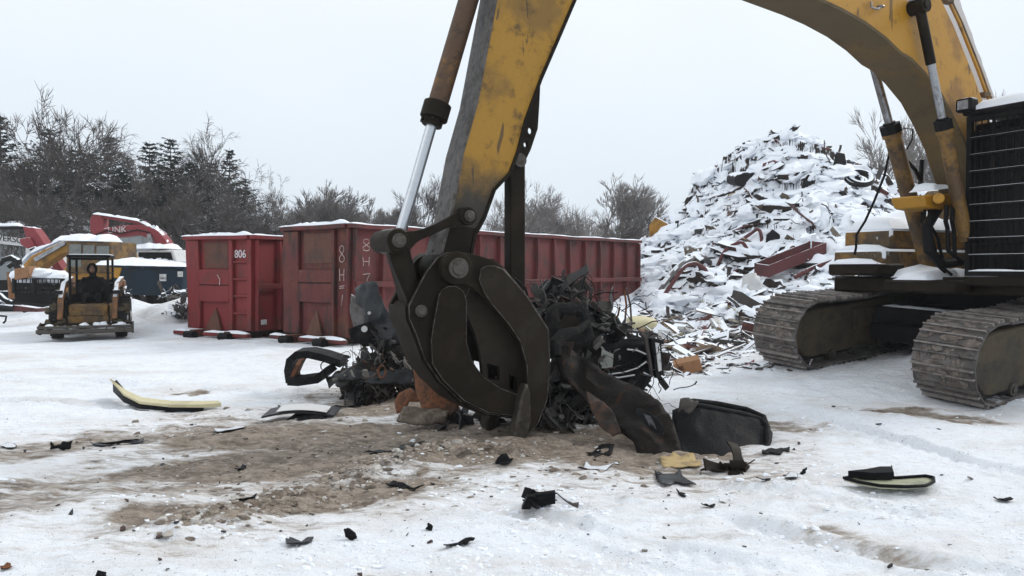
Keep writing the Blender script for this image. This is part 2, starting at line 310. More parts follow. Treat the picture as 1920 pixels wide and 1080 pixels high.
M['pillow'] = worn('snow laden scrap lumps', (.035, .027, .024), (.06, .032, .022), (.014, .011, .010), .8, .1, .5, .5, 4, snow=1, snowlo=.22, bump=.3)
M['snow'] = snowmat('clean snow'); M['ground'] = snowmat('trodden snow and mud', groundm=True)

# ------------------------------------------------------------------ mesh helpers
class G:
    def __init__(s): s.v = []; s.f = []; s.c = []; s.col = (.1, .1, .1)
    def add(s, vs, fs):
        o = len(s.v); s.v += [tuple(p) for p in vs]; s.f += [tuple(i + o for i in f) for f in fs]; s.c += [s.col] * len(fs); return s
    def obox(s, c, ax, ay, az):       # centre and three half-axes
        c = Vector(c); ax, ay, az = Vector(ax), Vector(ay), Vector(az)
        vs = [c + ax * i + ay * j + az * k for k in (-1, 1) for j in (-1, 1) for i in (-1, 1)]
        return s.add(vs, [(0, 2, 3, 1), (4, 5, 7, 6), (0, 1, 5, 4), (2, 6, 7, 3), (0, 4, 6, 2), (1, 3, 7, 5)])
    def box(s, x0, x1, y0, y1, z0, z1): return s.obox(((x0 + x1) / 2, (y0 + y1) / 2, (z0 + z1) / 2), ((x1 - x0) / 2, 0, 0), (0, (y1 - y0) / 2, 0), (0, 0, (z1 - z0) / 2))
    def prism(s, poly, vec):
        vec = Vector(vec); n = len(poly); a = [Vector(p) for p in poly]; b = [p + vec for p in a]
        return s.add(a + b, [tuple(range(n))[::-1], tuple(range(n, 2 * n))] + [(i, (i + 1) % n, n + (i + 1) % n, n + i) for i in range(n)])
    def tube(s, pts, rad, seg=8, caps=True):
        pts = [Vector(p) for p in pts]; n = len(pts)
        if not hasattr(rad, '__len__'): rad = [rad] * n
        rings = []; prev = None
        for i, p in enumerate(pts):
            d = (pts[min(i + 1, n - 1)] - pts[max(i - 1, 0)]); d = d.normalized() if d.length > 1e-9 else Vector((0, 0, 1))
            if prev is None: a = d.orthogonal().normalized()
            else:
                a = prev - d * prev.dot(d); a = a.normalized() if a.length > 1e-6 else d.orthogonal().normalized()
            prev = a; b = d.cross(a)
            rings.append([p + (a * math.cos(2 * math.pi * k / seg) + b * math.sin(2 * math.pi * k / seg)) * rad[i] for k in range(seg)])
        fs = [(i * seg + k, i * seg + (k + 1) % seg, (i + 1) * seg + (k + 1) % seg, (i + 1) * seg + k) for i in range(n - 1) for k in range(seg)]
        if caps: fs += [tuple(range(seg))[::-1], tuple(range((n - 1) * seg, n * seg))]
        return s.add([v for r in rings for v in r], fs)
    def cyl(s, p, q, r, seg=20, r2=None): return s.tube([p, q], [r, r if r2 is None else r2], seg)
    def ball(s, c, rx, ry, rz, sd=0, amp=.15, n=10, m=7):
        c = Vector(c); vs = [c + Vector((0, 0, rz))]; fs = []
        for i in range(1, m):
            for k in range(n):
                th = math.pi * i / m; ph = 2 * math.pi * k / n
                d = Vector((math.sin(th) * math.cos(ph), math.sin(th) * math.sin(ph), math.cos(th)))
                q = 1 + amp * mnoise.noise(d * 2.1 + Vector((sd * 3.7, sd, 0)))
                vs.append(c + Vector((d.x * rx, d.y * ry, d.z * rz)) * q)
        vs.append(c - Vector((0, 0, rz)))
        for k in range(n):
            fs.append((0, 1 + k, 1 + (k + 1) % n)); L = len(vs) - 1; fs.append((L, 1 + (m - 2) * n + (k + 1) % n, 1 + (m - 2) * n + k))
        for i in range(m - 2):
            for k in range(n): a = 1 + i * n + k; b = 1 + i * n + (k + 1) % n; fs.append((a, a + n, b + n, b))
        return s.add(vs, fs)
ORG = {}
coll = scene.collection
def link(o): coll.objects.link(o); return o
def tag(o, label=None, cat=None, group=None, kind=None):
    if label: o['label'] = label
    if cat: o['category'] = cat
    if group: o['group'] = group
    if kind: o['kind'] = kind
    return o
def thing(name, label, cat, loc=(0, 0, 0), rz=0, group=None):
    o = link(bpy.data.objects.new(name, None)); o.location = loc; o.rotation_euler = (0, 0, rz); o.empty_display_size = .2
    ORG[o.name] = (Vector(loc), rz); return tag(o, label, cat, group)
def obj(name, g, mat, parent=None, world=True, bev=0, smooth=35, solid=0, seg=1):
    if parent is not None:
        loc, rz = ORG[parent.name]
    else: loc, rz = Vector((0, 0, 0)), 0
    vs = g.v
    if parent is None and world:                     # put the origin at the base of the mesh
        a = np.array(vs); loc = Vector(((a[:, 0].min() + a[:, 0].max()) / 2, (a[:, 1].min() + a[:, 1].max()) / 2, a[:, 2].min()))
    if world and (loc.length > 0 or rz):
        Mi = Matrix.Rotation(-rz, 3, 'Z'); vs = [tuple(Mi @ (Vector(v) - loc)) for v in vs]
    me = bpy.data.meshes.new(name); me.from_pydata(vs, [], g.f); me.validate()
    if len(g.c) == len(me.polygons):
        ca = me.attributes.new('col', 'FLOAT_COLOR', 'FACE')
        ca.data.foreach_set('color', np.array([(*c, 1) for c in g.c], dtype=np.float32).ravel())
    me.materials.append(mat)
    o = link(bpy.data.objects.new(name, me))
    bm = bmesh.new(); bm.from_mesh(me); bmesh.ops.recalc_face_normals(bm, faces=bm.faces); bm.to_mesh(me); bm.free()
    if smooth:
        me.shade_smooth(); me.set_sharp_from_angle(angle=R(smooth))
    if parent is not None: o.parent = parent; ORG[o.name] = (loc, rz)
    else:
        if world: o.location = loc
        ORG[o.name] = (loc, 0)
    if solid: md = o.modifiers.new('solid', 'SOLIDIFY'); md.thickness = solid; md.offset = 0
    if bev: md = o.modifiers.new('bevel', 'BEVEL'); md.width = bev; md.segments = seg; md.limit_method = 'ANGLE'; md.angle_limit = R(40); md.harden_normals = False
    return o
def text(name, s, size, origin, xd, yd, mat, parent, thick=.004):
    cu = bpy.data.curves.new('t', 'FONT'); cu.body = s; cu.size = size; cu.extrude = thick
    to = bpy.data.objects.new('t', cu); coll.objects.link(to)
    bpy.context.view_layer.update(); me = bpy.data.meshes.new_from_object(to.evaluated_get(bpy.context.evaluated_depsgraph_get()))
    bpy.data.objects.remove(to); bpy.data.curves.remove(cu)
    xd = Vector(xd).normalized(); yd = Vector(yd).normalized(); zd = xd.cross(yd); g = G()
    g.add([Vector(origin) + xd * v.co.x + yd * v.co.y + zd * v.co.z for v in me.vertices], [tuple(p.vertices) for p in me.polygons])
    bpy.data.meshes.remove(me); return obj(name, g, mat, parent, smooth=0)
def flatfill(loops):                  # loops of 3D points in one plane, first outer then holes -> verts, tris
    bm = bmesh.new(); es = []
    for lp in loops:
        vv = [bm.verts.new(p) for p in lp]; es += [bm.edges.new((vv[i], vv[(i + 1) % len(vv)])) for i in range(len(vv))]
    bmesh.ops.triangle_fill(bm, use_beauty=True, use_dissolve=False, edges=es)
    bm.verts.index_update(); r = ([v.co.copy() for v in bm.verts], [tuple(v.index for v in f.verts) for f in bm.faces], [len(l) for l in loops]); bm.free(); return r
def plate(g, loops, vec):             # solid plate with holes
    vs, ts, ns = flatfill(loops); vec = Vector(vec); n = len(vs)
    fs = [t for t in ts] + [tuple(i + n for i in t[::-1]) for t in ts]; o = 0
    for k in ns:
        fs += [(o + i, o + (i + 1) % k, n + o + (i + 1) % k, n + o + i) for i in range(k)]; o += k
    return g.add(vs + [v + vec for v in vs], fs)
def dent(o, amp=.03, mx=.35):
    me = o.data; bm = bmesh.new(); bm.from_mesh(me)
    for _ in range(5):
        es = [e for e in bm.edges if e.calc_length() > mx]
        if not es: break
        bmesh.ops.subdivide_edges(bm, edges=es, cuts=1, use_grid_fill=True)
    off = o.parent.location
    for v in bm.verts:
        p = (v.co + off); q = p * .8; v.co += Vector((mnoise.noise(q), mnoise.noise(q + Vector((9, 2, 5))), mnoise.noise(q + Vector((3, 7, 1))) * .7)) * amp
    bm.to_mesh(me); bm.free(); me.shade_smooth(); me.set_sharp_from_angle(angle=R(25))
def wires(g, c, size, n, seed, ln=.5, r=.005):
    rng = random.Random(seed)
    for _ in range(n):
        p = Vector(c) + Vector((rng.gauss(0, .5) * size[0], rng.gauss(0, .5) * size[1], rng.gauss(0, .5) * size[2])); d = rv(rng).normalized(); pts = [p]
        for _ in range(9): d = (d + rv(rng, .55) - ZV * .10).normalized(); pts.append(pts[-1] + d * ln / 9)
        g.tube(pts, r * rng.uniform(.6, 1.6), 4)
    return g
def smoothpoly(p, it=1):              # Chaikin corner cutting of a closed 2D list
    for _ in range(it):
        q = []
        for i in range(len(p)):
            a, b = p[i], p[(i + 1) % len(p)]; q += [tuple(a[k] * .75 + b[k] * .25 for k in range(len(a))), tuple(a[k] * .25 + b[k] * .75 for k in range(len(a)))]
        p = q
    return p
def crumple(poly3, maxlen=.12, amp=.06, freq=3, seed=0, rid=True):   # dented sheet from an outline in 3D
    bm = bmesh.new(); vv = [bm.verts.new(p) for p in poly3]; f = bm.faces.new(vv); bmesh.ops.triangulate(bm, faces=[f])
    for _ in range(6):
        es = [e for e in bm.edges if e.calc_length() > maxlen]
        if not es: break
        bmesh.ops.subdivide_edges(bm, edges=es, cuts=1, use_grid_fill=False); bmesh.ops.triangulate(bm, faces=[x for x in bm.faces if len(x.verts) > 3])
        bmesh.ops.beautify_fill(bm, faces=bm.faces[:], edges=[e for e in bm.edges if not e.is_boundary])
    bm.normal_update(); nrm = Vector((0, 0, 0))
    for x in bm.faces: nrm += x.normal * x.calc_area()
    nrm.normalize(); sv = Vector((seed * 1.7, seed * 3.1, seed * .7))
    for v in bm.verts:
        p = v.co * freq + sv; d = mnoise.noise(p) + .5 * mnoise.noise(p * 2.3)
        if rid: d = (abs(d) * 2 - .4) * .8 + mnoise.noise(p * 5) * .15
        v.co += nrm * d * amp + Vector((mnoise.noise(p + sv), mnoise.noise(p - sv), mnoise.noise(p * 1.1))) * amp * .4
    bm.verts.index_update(); r = ([v.co.copy() for v in bm.verts], [tuple(v.index for v in f.verts) for f in bm.faces]); bm.free(); return r
def rv(rng, s=1): return Vector((rng.uniform(-1, 1), rng.uniform(-1, 1), rng.uniform(-1, 1))) * s
def junk(g, c, size, n, seed, cols, sc=.3, flat=0):   # a tangle of bent strips, rods, shards and lumps
    rng = random.Random(seed); c = Vector(c)
    for i in range(n):
        while True:
            q = rv(rng)
            if q.length < 1: break
        p = c + Vector((q.x * size[0], q.y * size[1], q.z * size[2])); g.col = rng.choice(cols); k = rng.random(); s = sc * rng.uniform(.35, 1.2)
        d = rv(rng); d.z *= (1 - flat); d.normalize(); e = d.orthogonal().normalized(); e.rotate(Matrix.Rotation(rng.uniform(0, 6.3), 3, d))
        if k < .35:                   # bent rod
            pts = [p]; dd = d.copy()
            for _ in range(4): dd = (dd + rv(rng, .5)).normalized(); pts.append(pts[-1] + dd * s * .45)
            g.tube(pts, s * rng.uniform(.03, .08), 6)
        elif k < .75:                 # bent sheet strip
            wd = s * rng.uniform(.2, .6); pts = [p]; dd = d.copy(); nn = d.cross(e); a = []
            for j in range(4):
                dd = (dd + nn * rng.uniform(-.6, .6)).normalized(); pts.append(pts[-1] + dd * s * .5)
            for j, q2 in enumerate(pts): ww = wd * rng.uniform(.5, 1); a += [q2 - e * ww, q2 + e * ww * .9, q2 + e * ww * .9 + nn * .012, q2 - e * ww + nn * .012]
            fs = []
            for j in range(len(pts) - 1):
                for m in range(4): fs.append((j * 4 + m, j * 4 + (m + 1) % 4, j * 4 + 4 + (m + 1) % 4, j * 4 + 4 + m))
            fs += [(3, 2, 1, 0), tuple(range(len(a) - 4, len(a)))]; g.add(a, fs)
        elif k < .9:
            f2 = d.cross(e); m = rng.randint(5, 7); poly = [p + (e * math.cos(6.283 * j / m) + f2 * math.sin(6.283 * j / m) * rng.uniform(.4, 1)) * s * rng.uniform(.5, .9) for j in range(m)]
            g.prism(poly, d * s * rng.uniform(.04, .3))
        else: g.cyl(p, p + d * s * .35, s * .22, 10)
    return g
def snowcap(g, p, q, wid, h, seed=0, n=24):           # lumpy ridge of settled snow from p to q
    p = Vector(p); q = Vector(q); d = q - p; n = max(6, int(d.length / .12)); sd = d.normalized().cross(ZV).normalized() * wid / 2; vs = []; k = 5
    for i in range(n + 1):
        t = i / n; c = p + d * t; e = min(1, 6 * t * d.length / .6, 6 * (1 - t) * d.length / .6); hh = h * (.35 + .65 * e) * (1 + .9 * mnoise.noise(Vector((t * d.length * 1.7, seed * 5.1, 0))) + .4 * mnoise.noise(Vector((t * d.length * 7, seed, 3))))
        hh = max(.006, hh)
        for j in range(k):
            a = math.pi * j / (k - 1); vs.append(c + sd * math.cos(a) * (1 + .15 * mnoise.noise(Vector((t * 9, j, seed)))) + ZV * (math.sin(a) ** .6 * hh))
    fs = [(i * k + j, i * k + j + 1, i * k + k + j + 1, i * k + k + j) for i in range(n) for j in range(k - 1)] + [(i * k + k - 1, i * k, i * k + k, i * k + 2 * k - 1) for i in range(n)]
    fs += [tuple(range(k))[::-1], tuple(range(n * k, n * k + k))]
    return g.add(vs, fs)
# ------------------------------------------------------------------ ground sheet and heap
def gridmesh(name, xs, ys, fn, mat, attr=None):
    X, Y = np.meshgrid(xs, ys); Z = fn(X, Y); nx, ny = len(xs), len(ys)
    me = bpy.data.meshes.new(name); co = np.stack([X, Y, Z], -1).reshape(-1, 3).astype(np.float32)
    i = (np.arange(ny - 1)[:, None] * nx + np.arange(nx - 1)[None]).ravel(); q = np.stack([i, i + 1, i + nx + 1, i + nx], -1).astype(np.int32)
    me.vertices.add(len(co)); me.vertices.foreach_set('co', co.ravel()); me.loops.add(q.size); me.loops.foreach_set('vertex_index', q.ravel())
    me.polygons.add(len(q)); me.polygons.foreach_set('loop_start', np.arange(0, q.size, 4, dtype=np.int32)); me.polygons.foreach_set('loop_total', np.full(len(q), 4, np.int32))
    me.update(calc_edges=True); me.validate()
    if attr is not None:
        a = me.attributes.new('mud', 'FLOAT', 'POINT'); a.data.foreach_set('value', attr(X, Y).ravel().astype(np.float32))
    me.materials.append(mat); me.shade_smooth(); return link(bpy.data.objects.new(name, me))
def spaced(a, b, d0, lo, hi, k=1.12):
    m = list(np.arange(a, b, d0)); d = d0; x = a; l = []
    while x > lo: d *= k; x -= d; l.append(x)
    d = d0; x = m[-1]; h = []
    while x < hi: d *= k; x += d; h.append(x)
    return np.array(l[::-1] + m + h)
ys = [-400, -200, -100, -50, -20, -8, -3, 0, 1.5, 2.6]; y = 3.4
while y < 420: ys.append(y); y += .018 + .0000 * y + .00042 * y * y * (1 if y < 30 else 1.5)
go = gridmesh('snowy_ground', spaced(-6.5, 7.5, .026, -420, 420, 1.05), np.array(ys), H, M['ground'], mud); tag(go, kind='structure')
heap = gridmesh('scrap_heap', np.arange(2.0, 34, .06), np.concatenate([np.arange(18.5, 34.5, .045), np.arange(34.5, 47, .2)]), pile, worn('heap of scrap under snow', (.035, .026, .022), (.06, .03, .02), (.014, .010, .009), .8, .1, .6, .5, 2.2, snow=1, snowlo=.44, bump=.4))
tag(heap, 'tall heap of mixed scrap metal buried under snow', 'scrap heap', None, 'stuff')
rng = random.Random(5)
def nrmH(x, y, e=.35):
    return Vector((-(float(pile(x + e, y)) - float(pile(x - e, y))) / (2 * e), -(float(pile(x, y + e)) - float(pile(x, y - e))) / (2 * e), 1)).normalized()
g = G(); COLS = [(.05, .035, .03), (.03, .022, .02), (.09, .04, .025), (.06, .06, .062), (.02, .02, .022), (.12, .09, .06), (.10, .025, .02), (.16, .16, .16), (.035, .03, .028)]
cnt = 0
while cnt < 1150:
    x = rng.uniform(4.2, 21); y = rng.uniform(20.5, 33.6); z = float(pile(x, y))
    if z < .1: continue
    cnt += 1; n = nrmH(x, y); s = rng.choice((.10, .14, .18, .22, .3, .36, .5 if y < 30 else .25)) * rng.uniform(.7, 1.3) * (.8 + (y - 20) * .02)
    t = n.orthogonal().normalized(); t.rotate(Matrix.Rotation(rng.uniform(0, 6.3), 3, n)); nn = (n + ZV * .35 + rv(rng, .5)).normalized(); t = (t - nn * t.dot(nn)).normalized(); b = nn.cross(t)
    g.col = rng.choice(COLS); p = Vector((x, y, z)) + n * s * rng.uniform(-.3, .02); k = rng.random()
    if k < .42:
        m = rng.randint(4, 7); a = rng.uniform(.25, .8); poly = [p + t * math.cos(6.283 * j / m + .3) * s * rng.uniform(.6, 1) + b * math.sin(6.283 * j / m + .3) * s * a * rng.uniform(.6, 1) for j in range(m)]
        g.prism(poly, nn * s * rng.uniform(.05, .3))
    elif k < .74:
        pts = [p]; dd = (t + n * rng.uniform(-.1, .35)).normalized()
        for _ in range(4): dd = (dd + rv(rng, .3)).normalized(); pts.append(pts[-1] + dd * s * .5)
        g.tube(pts, rng.uniform(.02, .05), 5)
    else:
        rr = []; wd = s * rng.uniform(.15, .4); q = p; dd = t.copy(); a = []
        for j in range(5):
            a += [q - b * wd, q + b * wd * .8, q + b * wd * .8 + nn * .03, q - b * wd + nn * .03]; dd = (dd + nn * rng.uniform(-.5, .5)).normalized(); q = q + dd * s * .4
        g.add(a, [(j * 4 + m, j * 4 + (m + 1) % 4, j * 4 + 4 + (m + 1) % 4, j * 4 + 4 + m) for j in range(4) for m in range(4)] + [(3, 2, 1, 0), (16, 17, 18, 19)])
gs = G(); rb = random.Random(15); kk = 0; gp_ = G()
while kk < 1800:
    x = rb.uniform(4.4, 21); y = rb.uniform(21.5, 34.2); z = float(pile(x, y))
    if z < .3: continue
    kk += 1; r_ = rb.choice((.12, .18, .25, .35, .5) if z < 5.6 else (.15, .2, .28)) * rb.uniform(.7, 1.2); gq = gs; gs = gp_ if kk % 5 in (1, 3) else gs; o0 = len(gs.v); gs.ball((0, 0, 0), r_ * rb.uniform(.8, 2.0), r_ * rb.uniform(.6, 1.1), r_ * rb.uniform(.35, .6), kk, .75, 12, 8); Rq = ZV.rotation_difference((nrmH(x, y, .5) + ZV * .55 + rv(rb, .4)).normalized()).to_matrix() @ Matrix.Rotation(rb.uniform(0, 3.14), 3, 'Z'); gs.v[o0:] = [tuple(Rq @ Vector(v) + Vector((x, y, z))) for v in gs.v[o0:]]; gs = gq
tag(obj('snowy_lumps', gp_, M['pillow'], smooth=70), 'snow laden lumps of scrap bulging from the heap', 'scrap', None, 'stuff')
tag(obj('heap_snow', gs, M['snow'], smooth=70), 'soft snow pillows lying over the scrap heap', 'snow', None, 'stuff')
for _ in range(130):
    x = rng.uniform(4.8, 19); y = rng.uniform(21.5, 32); z = float(pile(x, y))
    if .3 < z < 5.6: junk(g, (x, y, z - .03), (.3, .3, .12), 3, _ + 900, COLS, rng.uniform(.25, .6), .4)
o = obj('heap_scrap', g, M['scrap'], smooth=0); tag(o, 'countless bent metal scraps poking out of the snow on the heap', 'scrap', None, 'stuff')
# debris field at the foot of the heap
g = G(); cnt = 0
while cnt < 2000:
    px = rng.uniform(1195, 1440) if cnt % 2 else rng.uniform(1200, 1560); py = rng.uniform(500, 655) if cnt % 4 else rng.uniform(630, 715)
    Y = 2475 / max(py - HZ, 40) if py > 600 else rng.uniform(16.5, 25); p = U(px, py, Y); x, y = p.x, p.y
    if y < 12 or y > 26 : cnt += 1; continue
    cnt += 1; z = HT(x, y); s = rng.uniform(.04, .3) * (1 if y > 16 else .55); d = rv(rng); d.z *= .25; d.normalize(); e = d.cross((ZV + rv(rng, .5)).normalized()).normalized(); nn = d.cross(e); g.col = rng.choice(COLS + [(.3, .28, .24), (.35, .33, .3), (.1, .12, .11)])
    p = Vector((x, y, z + .01))
    if rng.random() < .6:
        m = rng.randint(3, 6); g.prism([p + d * math.cos(6.283 * j / m) * s * rng.uniform(.4, 1) + e * math.sin(6.283 * j / m) * s * rng.uniform(.3, .8) for j in range(m)], nn * s * rng.uniform(.05, .3))
    else: g.tube([p, p + (d + rv(rng, .2)) * s, p + d * s * 2], .02, 5)
cnt = 0
while cnt < 110:
    px, py = rng.uniform(1200, 1460), rng.uniform(515, 650); Y = rng.uniform(15.5, 23) if py < 590 else 2475 / (py - HZ) * rng.uniform(.95, 1.05); p = U(px, py, Y); cnt += 1
    if p.y < 14: continue
    p.z = HT(p.x, p.y) + .03; s = rng.uniform(.15, .5); d = rv(rng); d.z *= .3; d.normalize(); nn = (ZV + rv(rng, .6)).normalized(); d = (d - nn * d.dot(nn)).normalized(); e = d.cross(nn); g.col = rng.choice([(.42, .38, .32), (.30, .22, .14), (.5, .5, .48), (.2, .13, .08), (.12, .10, .09), (.35, .30, .18), (.16, .05, .04), (.04, .035, .03)]); w_ = rng.uniform(.12, .6)
    g.prism([p - d * s - e * s * w_, p + d * s - e * s * w_ * rng.uniform(.6, 1), p + d * s * rng.uniform(.7, 1) + e * s * w_, p - d * s * rng.uniform(.7, 1) + e * s * w_], nn * rng.uniform(.02, .08))
o = obj('yard_rubble', g, M['scrap'], smooth=0); tag(o, 'scattered small rubble and chips at the foot of the snowy heap', 'rubble', None, 'stuff')
# named pieces on the heap
def hitn(px, py): p = hit(px, py); return p, nrmH(p.x, p.y)
def topbase(px0, py0, px1, py1): return hit(px0, py0), hit(px1, py1)
def screenbox(name, label, cat, pts, Y, dz, depth, mat, **k):   # slab whose front face outline stands at distance Y, leaning
    g = G(); P = [U(a, b, Y + c) for a, b, c in pts]; g.prism(P, Vector((depth[0], depth[1], depth[2]))); o = obj(name, g, mat, bev=k.get('bev', .01)); tag(o, label, cat, k.get('group')); return o
yb = hit(1490, 505).y - .75
t_ = thing('channel_beam', 'dark red open steel channel box lying tilted in the snow', 'steel beam', hit(1495, 512))
a, b = U(1443, 497, yb - .2), U(1548, 455, yb + .4); d = (b - a).normalized(); sd = Vector((-.55, .8, .12)); hz = ZV * .36
g = G(); g.prism([a, b, b - hz, a - hz], sd * .03); obj('front_web', g, M['wine'], t_, bev=.008)
g = G(); g.prism([a + sd * .03 - hz, b + sd * .03 - hz, b + sd * .55 - hz, a + sd * .55 - hz], ZV * .03); g.prism([a + sd * .55, b + sd * .55, b + sd * .55 - hz, a + sd * .55 - hz], sd * .03); obj('back_web', g, M['wine'], t_)
g = G(); g.prism([b - hz + d * .002, b + d * .002, b + sd * .5 + d * .002, b + sd * .5 - hz + d * .002], d * .03); g.prism([a - d * .002 - hz, a - d * .002, a + sd * .5 - d * .002, a + sd * .5 - hz - d * .002], -d * .03); obj('end_plate', g, M['wine'], t_)
p, n = hitn(1400, 340); p = p - Vector((0, .25, -.05)); g = G(); ax = Vector((.95, .25, .08)).normalized(); fwd = Vector((.1, -1, -.15)).normalized(); up = ax.cross(fwd) * -1
rx, ry = .6, .27
def sup(k, n=22): return ax * rx * math.copysign(abs(math.cos(6.283 * k / n)) ** .7, math.cos(6.283 * k / n)) + ZV * ry * math.copysign(abs(math.sin(6.283 * k / n)) ** .8, math.sin(6.283 * k / n))
g.prism([p + sup(k) for k in range(22)], -fwd * .9); o = obj('fuel_tank', g, M['blacksnow'], bev=.03); tag(o, 'black oval fuel tank end sticking out near the top of the heap', 'tank')
for nm, lb, pts, yo, mt, dep in (
    ('curved_plate', 'rusty yellow curved panel lying in snow below the black tank', [(1368, 385, 0), (1367, 365, 0), (1385, 358, .1), (1420, 357, .3), (1438, 352, .4), (1436, 362, .4), (1400, 366, .2), (1382, 372, 0)], -.15, 'yellowsnow', (.1, .5, .05)),
    ('excavator_bucket', 'yellow bucket standing on the far left shoulder of the heap', [(1218, 456, 0), (1217, 424, 0), (1228, 406, 0), (1238, 412, .2), (1252, 420, .4), (1245, 436, .3), (1240, 448, .1), (1228, 456, 0)], -.2, 'yellowsnow', (.3, .8, 0)),
    ('bent_sheet', 'grey curved metal sheet sticking up right of the black tank', [(1505, 358, 0), (1508, 337, 0), (1516, 326, 0), (1535, 338, .2), (1562, 343, .4), (1545, 350, .3), (1520, 352, .1)], -.2, 'blacksnow', (.05, .3, .02)),
    ('roof_sheet', 'rusty brown crushed sheet high on the heap beside the tank', [(1425, 330, 0), (1432, 306, 0), (1450, 300, 0), (1480, 303, 0), (1478, 325, 0), (1450, 333, 0)], -.2, 'wine', (.1, .6, .05)),
    ('dark_box', 'dark upright crushed crate near the right shoulder of the heap top', [(1560, 318, 0), (1568, 284, 0), (1584, 288, .2), (1590, 322, .2), (1576, 316, .1)], -.2, 'blacksnow', (.2, .5, 0)),
    ('fridge_side', 'grey green metal panel leaning in the snow above the red beam', [(1432, 478, 0), (1438, 440, 0), (1448, 428, 0), (1462, 440, 0), (1470, 470, 0), (1455, 482, 0)], -.1, 'blacksnow', (.1, .4, 0)),
    ('scrap_plate', 'black flat panel poking from the snow right of the red beam', [(1545, 438, 0), (1580, 424, .3), (1604, 421, .5), (1596, 428, .5), (1570, 436, .2)], -.2, 'black', (.1, .5, .05))):
    Y = hit(*pts[0][:2]).y + yo; screenbox(nm, lb, 'scrap sheet' if 'bucket' not in nm else 'bucket', pts, Y, 0, dep, M[mt], bev=.015)
# bent pipes jumbled at the left foot of the heap
pipes = [([(1225, 560), (1250, 525), (1275, 498), (1300, 484), (1318, 482), (1330, 492)], 'pipeg', .10), ([(1240, 562), (1268, 520), (1284, 500), (1304, 494), (1322, 505), (1325, 520)], 'wine', .065),
         ([(1318, 545), (1335, 525), (1352, 505), (1358, 500)], 'pipeg', .12), ([(1345, 500), (1360, 470), (1378, 458), (1392, 455), (1402, 470), (1408, 488)], 'wine', .06),
         ([(1380, 457), (1405, 440), (1420, 430), (1427, 440), (1427, 470), (1415, 490), (1398, 500), (1370, 512)], 'wine', .06), ([(1400, 460), (1412, 474), (1428, 486)], 'wine', .06),
         ([(1255, 556), (1290, 532), (1330, 500)], 'pipeg', .05), ([(1548, 460), (1555, 446), (1565, 448), (1572, 470), (1565, 500), (1560, 508)], 'pipeg', .06),
         ([(1440, 545), (1490, 535), (1540, 522), (1580, 508)], 'pipeg', .05), ([(1330, 500), (1365, 498), (1398, 470)], 'black', .04), ([(1450, 412), (1490, 411), (1520, 402)], 'black', .035), ([(1490, 520), (1530, 500), (1580, 484)], 'wine', .07)]
M['pipeg'] = worn('grey snow dusted pipe', (.12, .11, .11), (.07, .06, .055), (.04, .03, .025), .6, .1, .5, .5, 4, snow=.9, snowlo=.6)
desc = ['thick grey hooked pipe leftmost at the foot of the heap', 'dark red hooked pipe just right of the grey hooked pipe', 'short thick grey pipe stub leaning between the hooked pipes and the looped rail', 'dark red bent rail arching left of the tall loop', 'tall dark red looped rail standing over the snow', 'short dark red crosspiece under the tall looped rail', 'long thin grey pipe crossing low behind the hooked pipes',
        'thin grey hoop at the right end of the red channel beam', 'long pale pipe lying in front of the red channel beam', 'black rod lying through the looped red rails', 'thin black rod lying level high on the snow slope', 'dark red bar lying under the right end of the red beam']
for (pts, mt, r), lb in zip(pipes, desc):
    Y = hit(*pts[0]).y - .2; ye = hit(*pts[-1]).y - .2; n = len(pts); P = [U(a, b, Y + (ye - Y) * i / (n - 1)) for i, (a, b) in enumerate(pts)]
    Q = [P[0]]
    for i in range(n - 1):
        p0, p1, p2, p3 = P[max(i - 1, 0)], P[i], P[i + 1], P[min(i + 2, n - 1)]
        for k in range(1, 5): t = k / 4; Q.append(.5 * ((2 * p1) + (p2 - p0) * t + (2 * p0 - 5 * p1 + 4 * p2 - p3) * t * t + (3 * p1 - p0 - 3 * p2 + p3) * t ** 3))
    g = G(); g.tube(Q, r, 9); tag(obj('bent_pipe', g, M[mt]), lb, 'pipe', 'bent pipes at the foot of the heap')
for (px, py, R0, lb) in ((1608, 332, .42, 'snow covered tyre half buried right of the heap summit'), (1598, 336, .3, 'smaller black ring beside the half buried tyre')):
    p, n = hitn(px, py + 8); p = p + Vector((0, -.2, .1)); g = G(); ax = Vector((1, .1, .05)).normalized(); u2 = Vector((0, .75, .6)).normalized()
    g.tube([p + ax * R0 * math.cos(6.283 * k / 20) + u2 * R0 * math.sin(6.283 * k / 20) for k in range(21)], R0 * .28, 8, False); tag(obj('buried_tyre', g, M['blacksnow']), lb, 'tyre')
# loose things at the foot
def boxat(name, label, cat, px, py, w_, d_, h_, rz, mat, tilt=0, sink=.02, bev=.006, txt=None):
    p = hit(px, py); t = thing(name, label, cat, p, rz) if txt else None
    g = G(); Rm = Matrix.Rotation(rz, 3, 'Z') @ Matrix.Rotation(tilt, 3, 'Y'); c = p + ZV * (h_ / 2 - sink) + Vector((0, d_ / 2, 0)); g.obox(c, Rm @ Vector((w_ / 2, 0, 0)), Rm @ Vector((0, d_ / 2, 0)), Rm @ Vector((0, 0, h_ / 2)))
    if t is not None: return t, obj('box_body', g, M[mat], t, bev=bev), c, Rm
    o = obj(name, g, M[mat], bev=bev); return tag(o, label, cat)
cbx, _, cc, Rm = boxat('cardboard_box', 'torn brown cardboard box lying on the snow left of the far track', 'box', 1293, 700, .42, .26, .2, R(-12), 'card', R(-14), .02, .01, True)
g = G(); fr = cc + Rm @ Vector((0, -.133, 0))
g.obox(fr + Rm @ Vector((-.1, 0, .02)), Rm @ Vector((.04, 0, 0)), Rm @ Vector((0, .002, 0)), Rm @ Vector((0, 0, .035)));  obj('printed_panel', g, M['rust'], cbx)
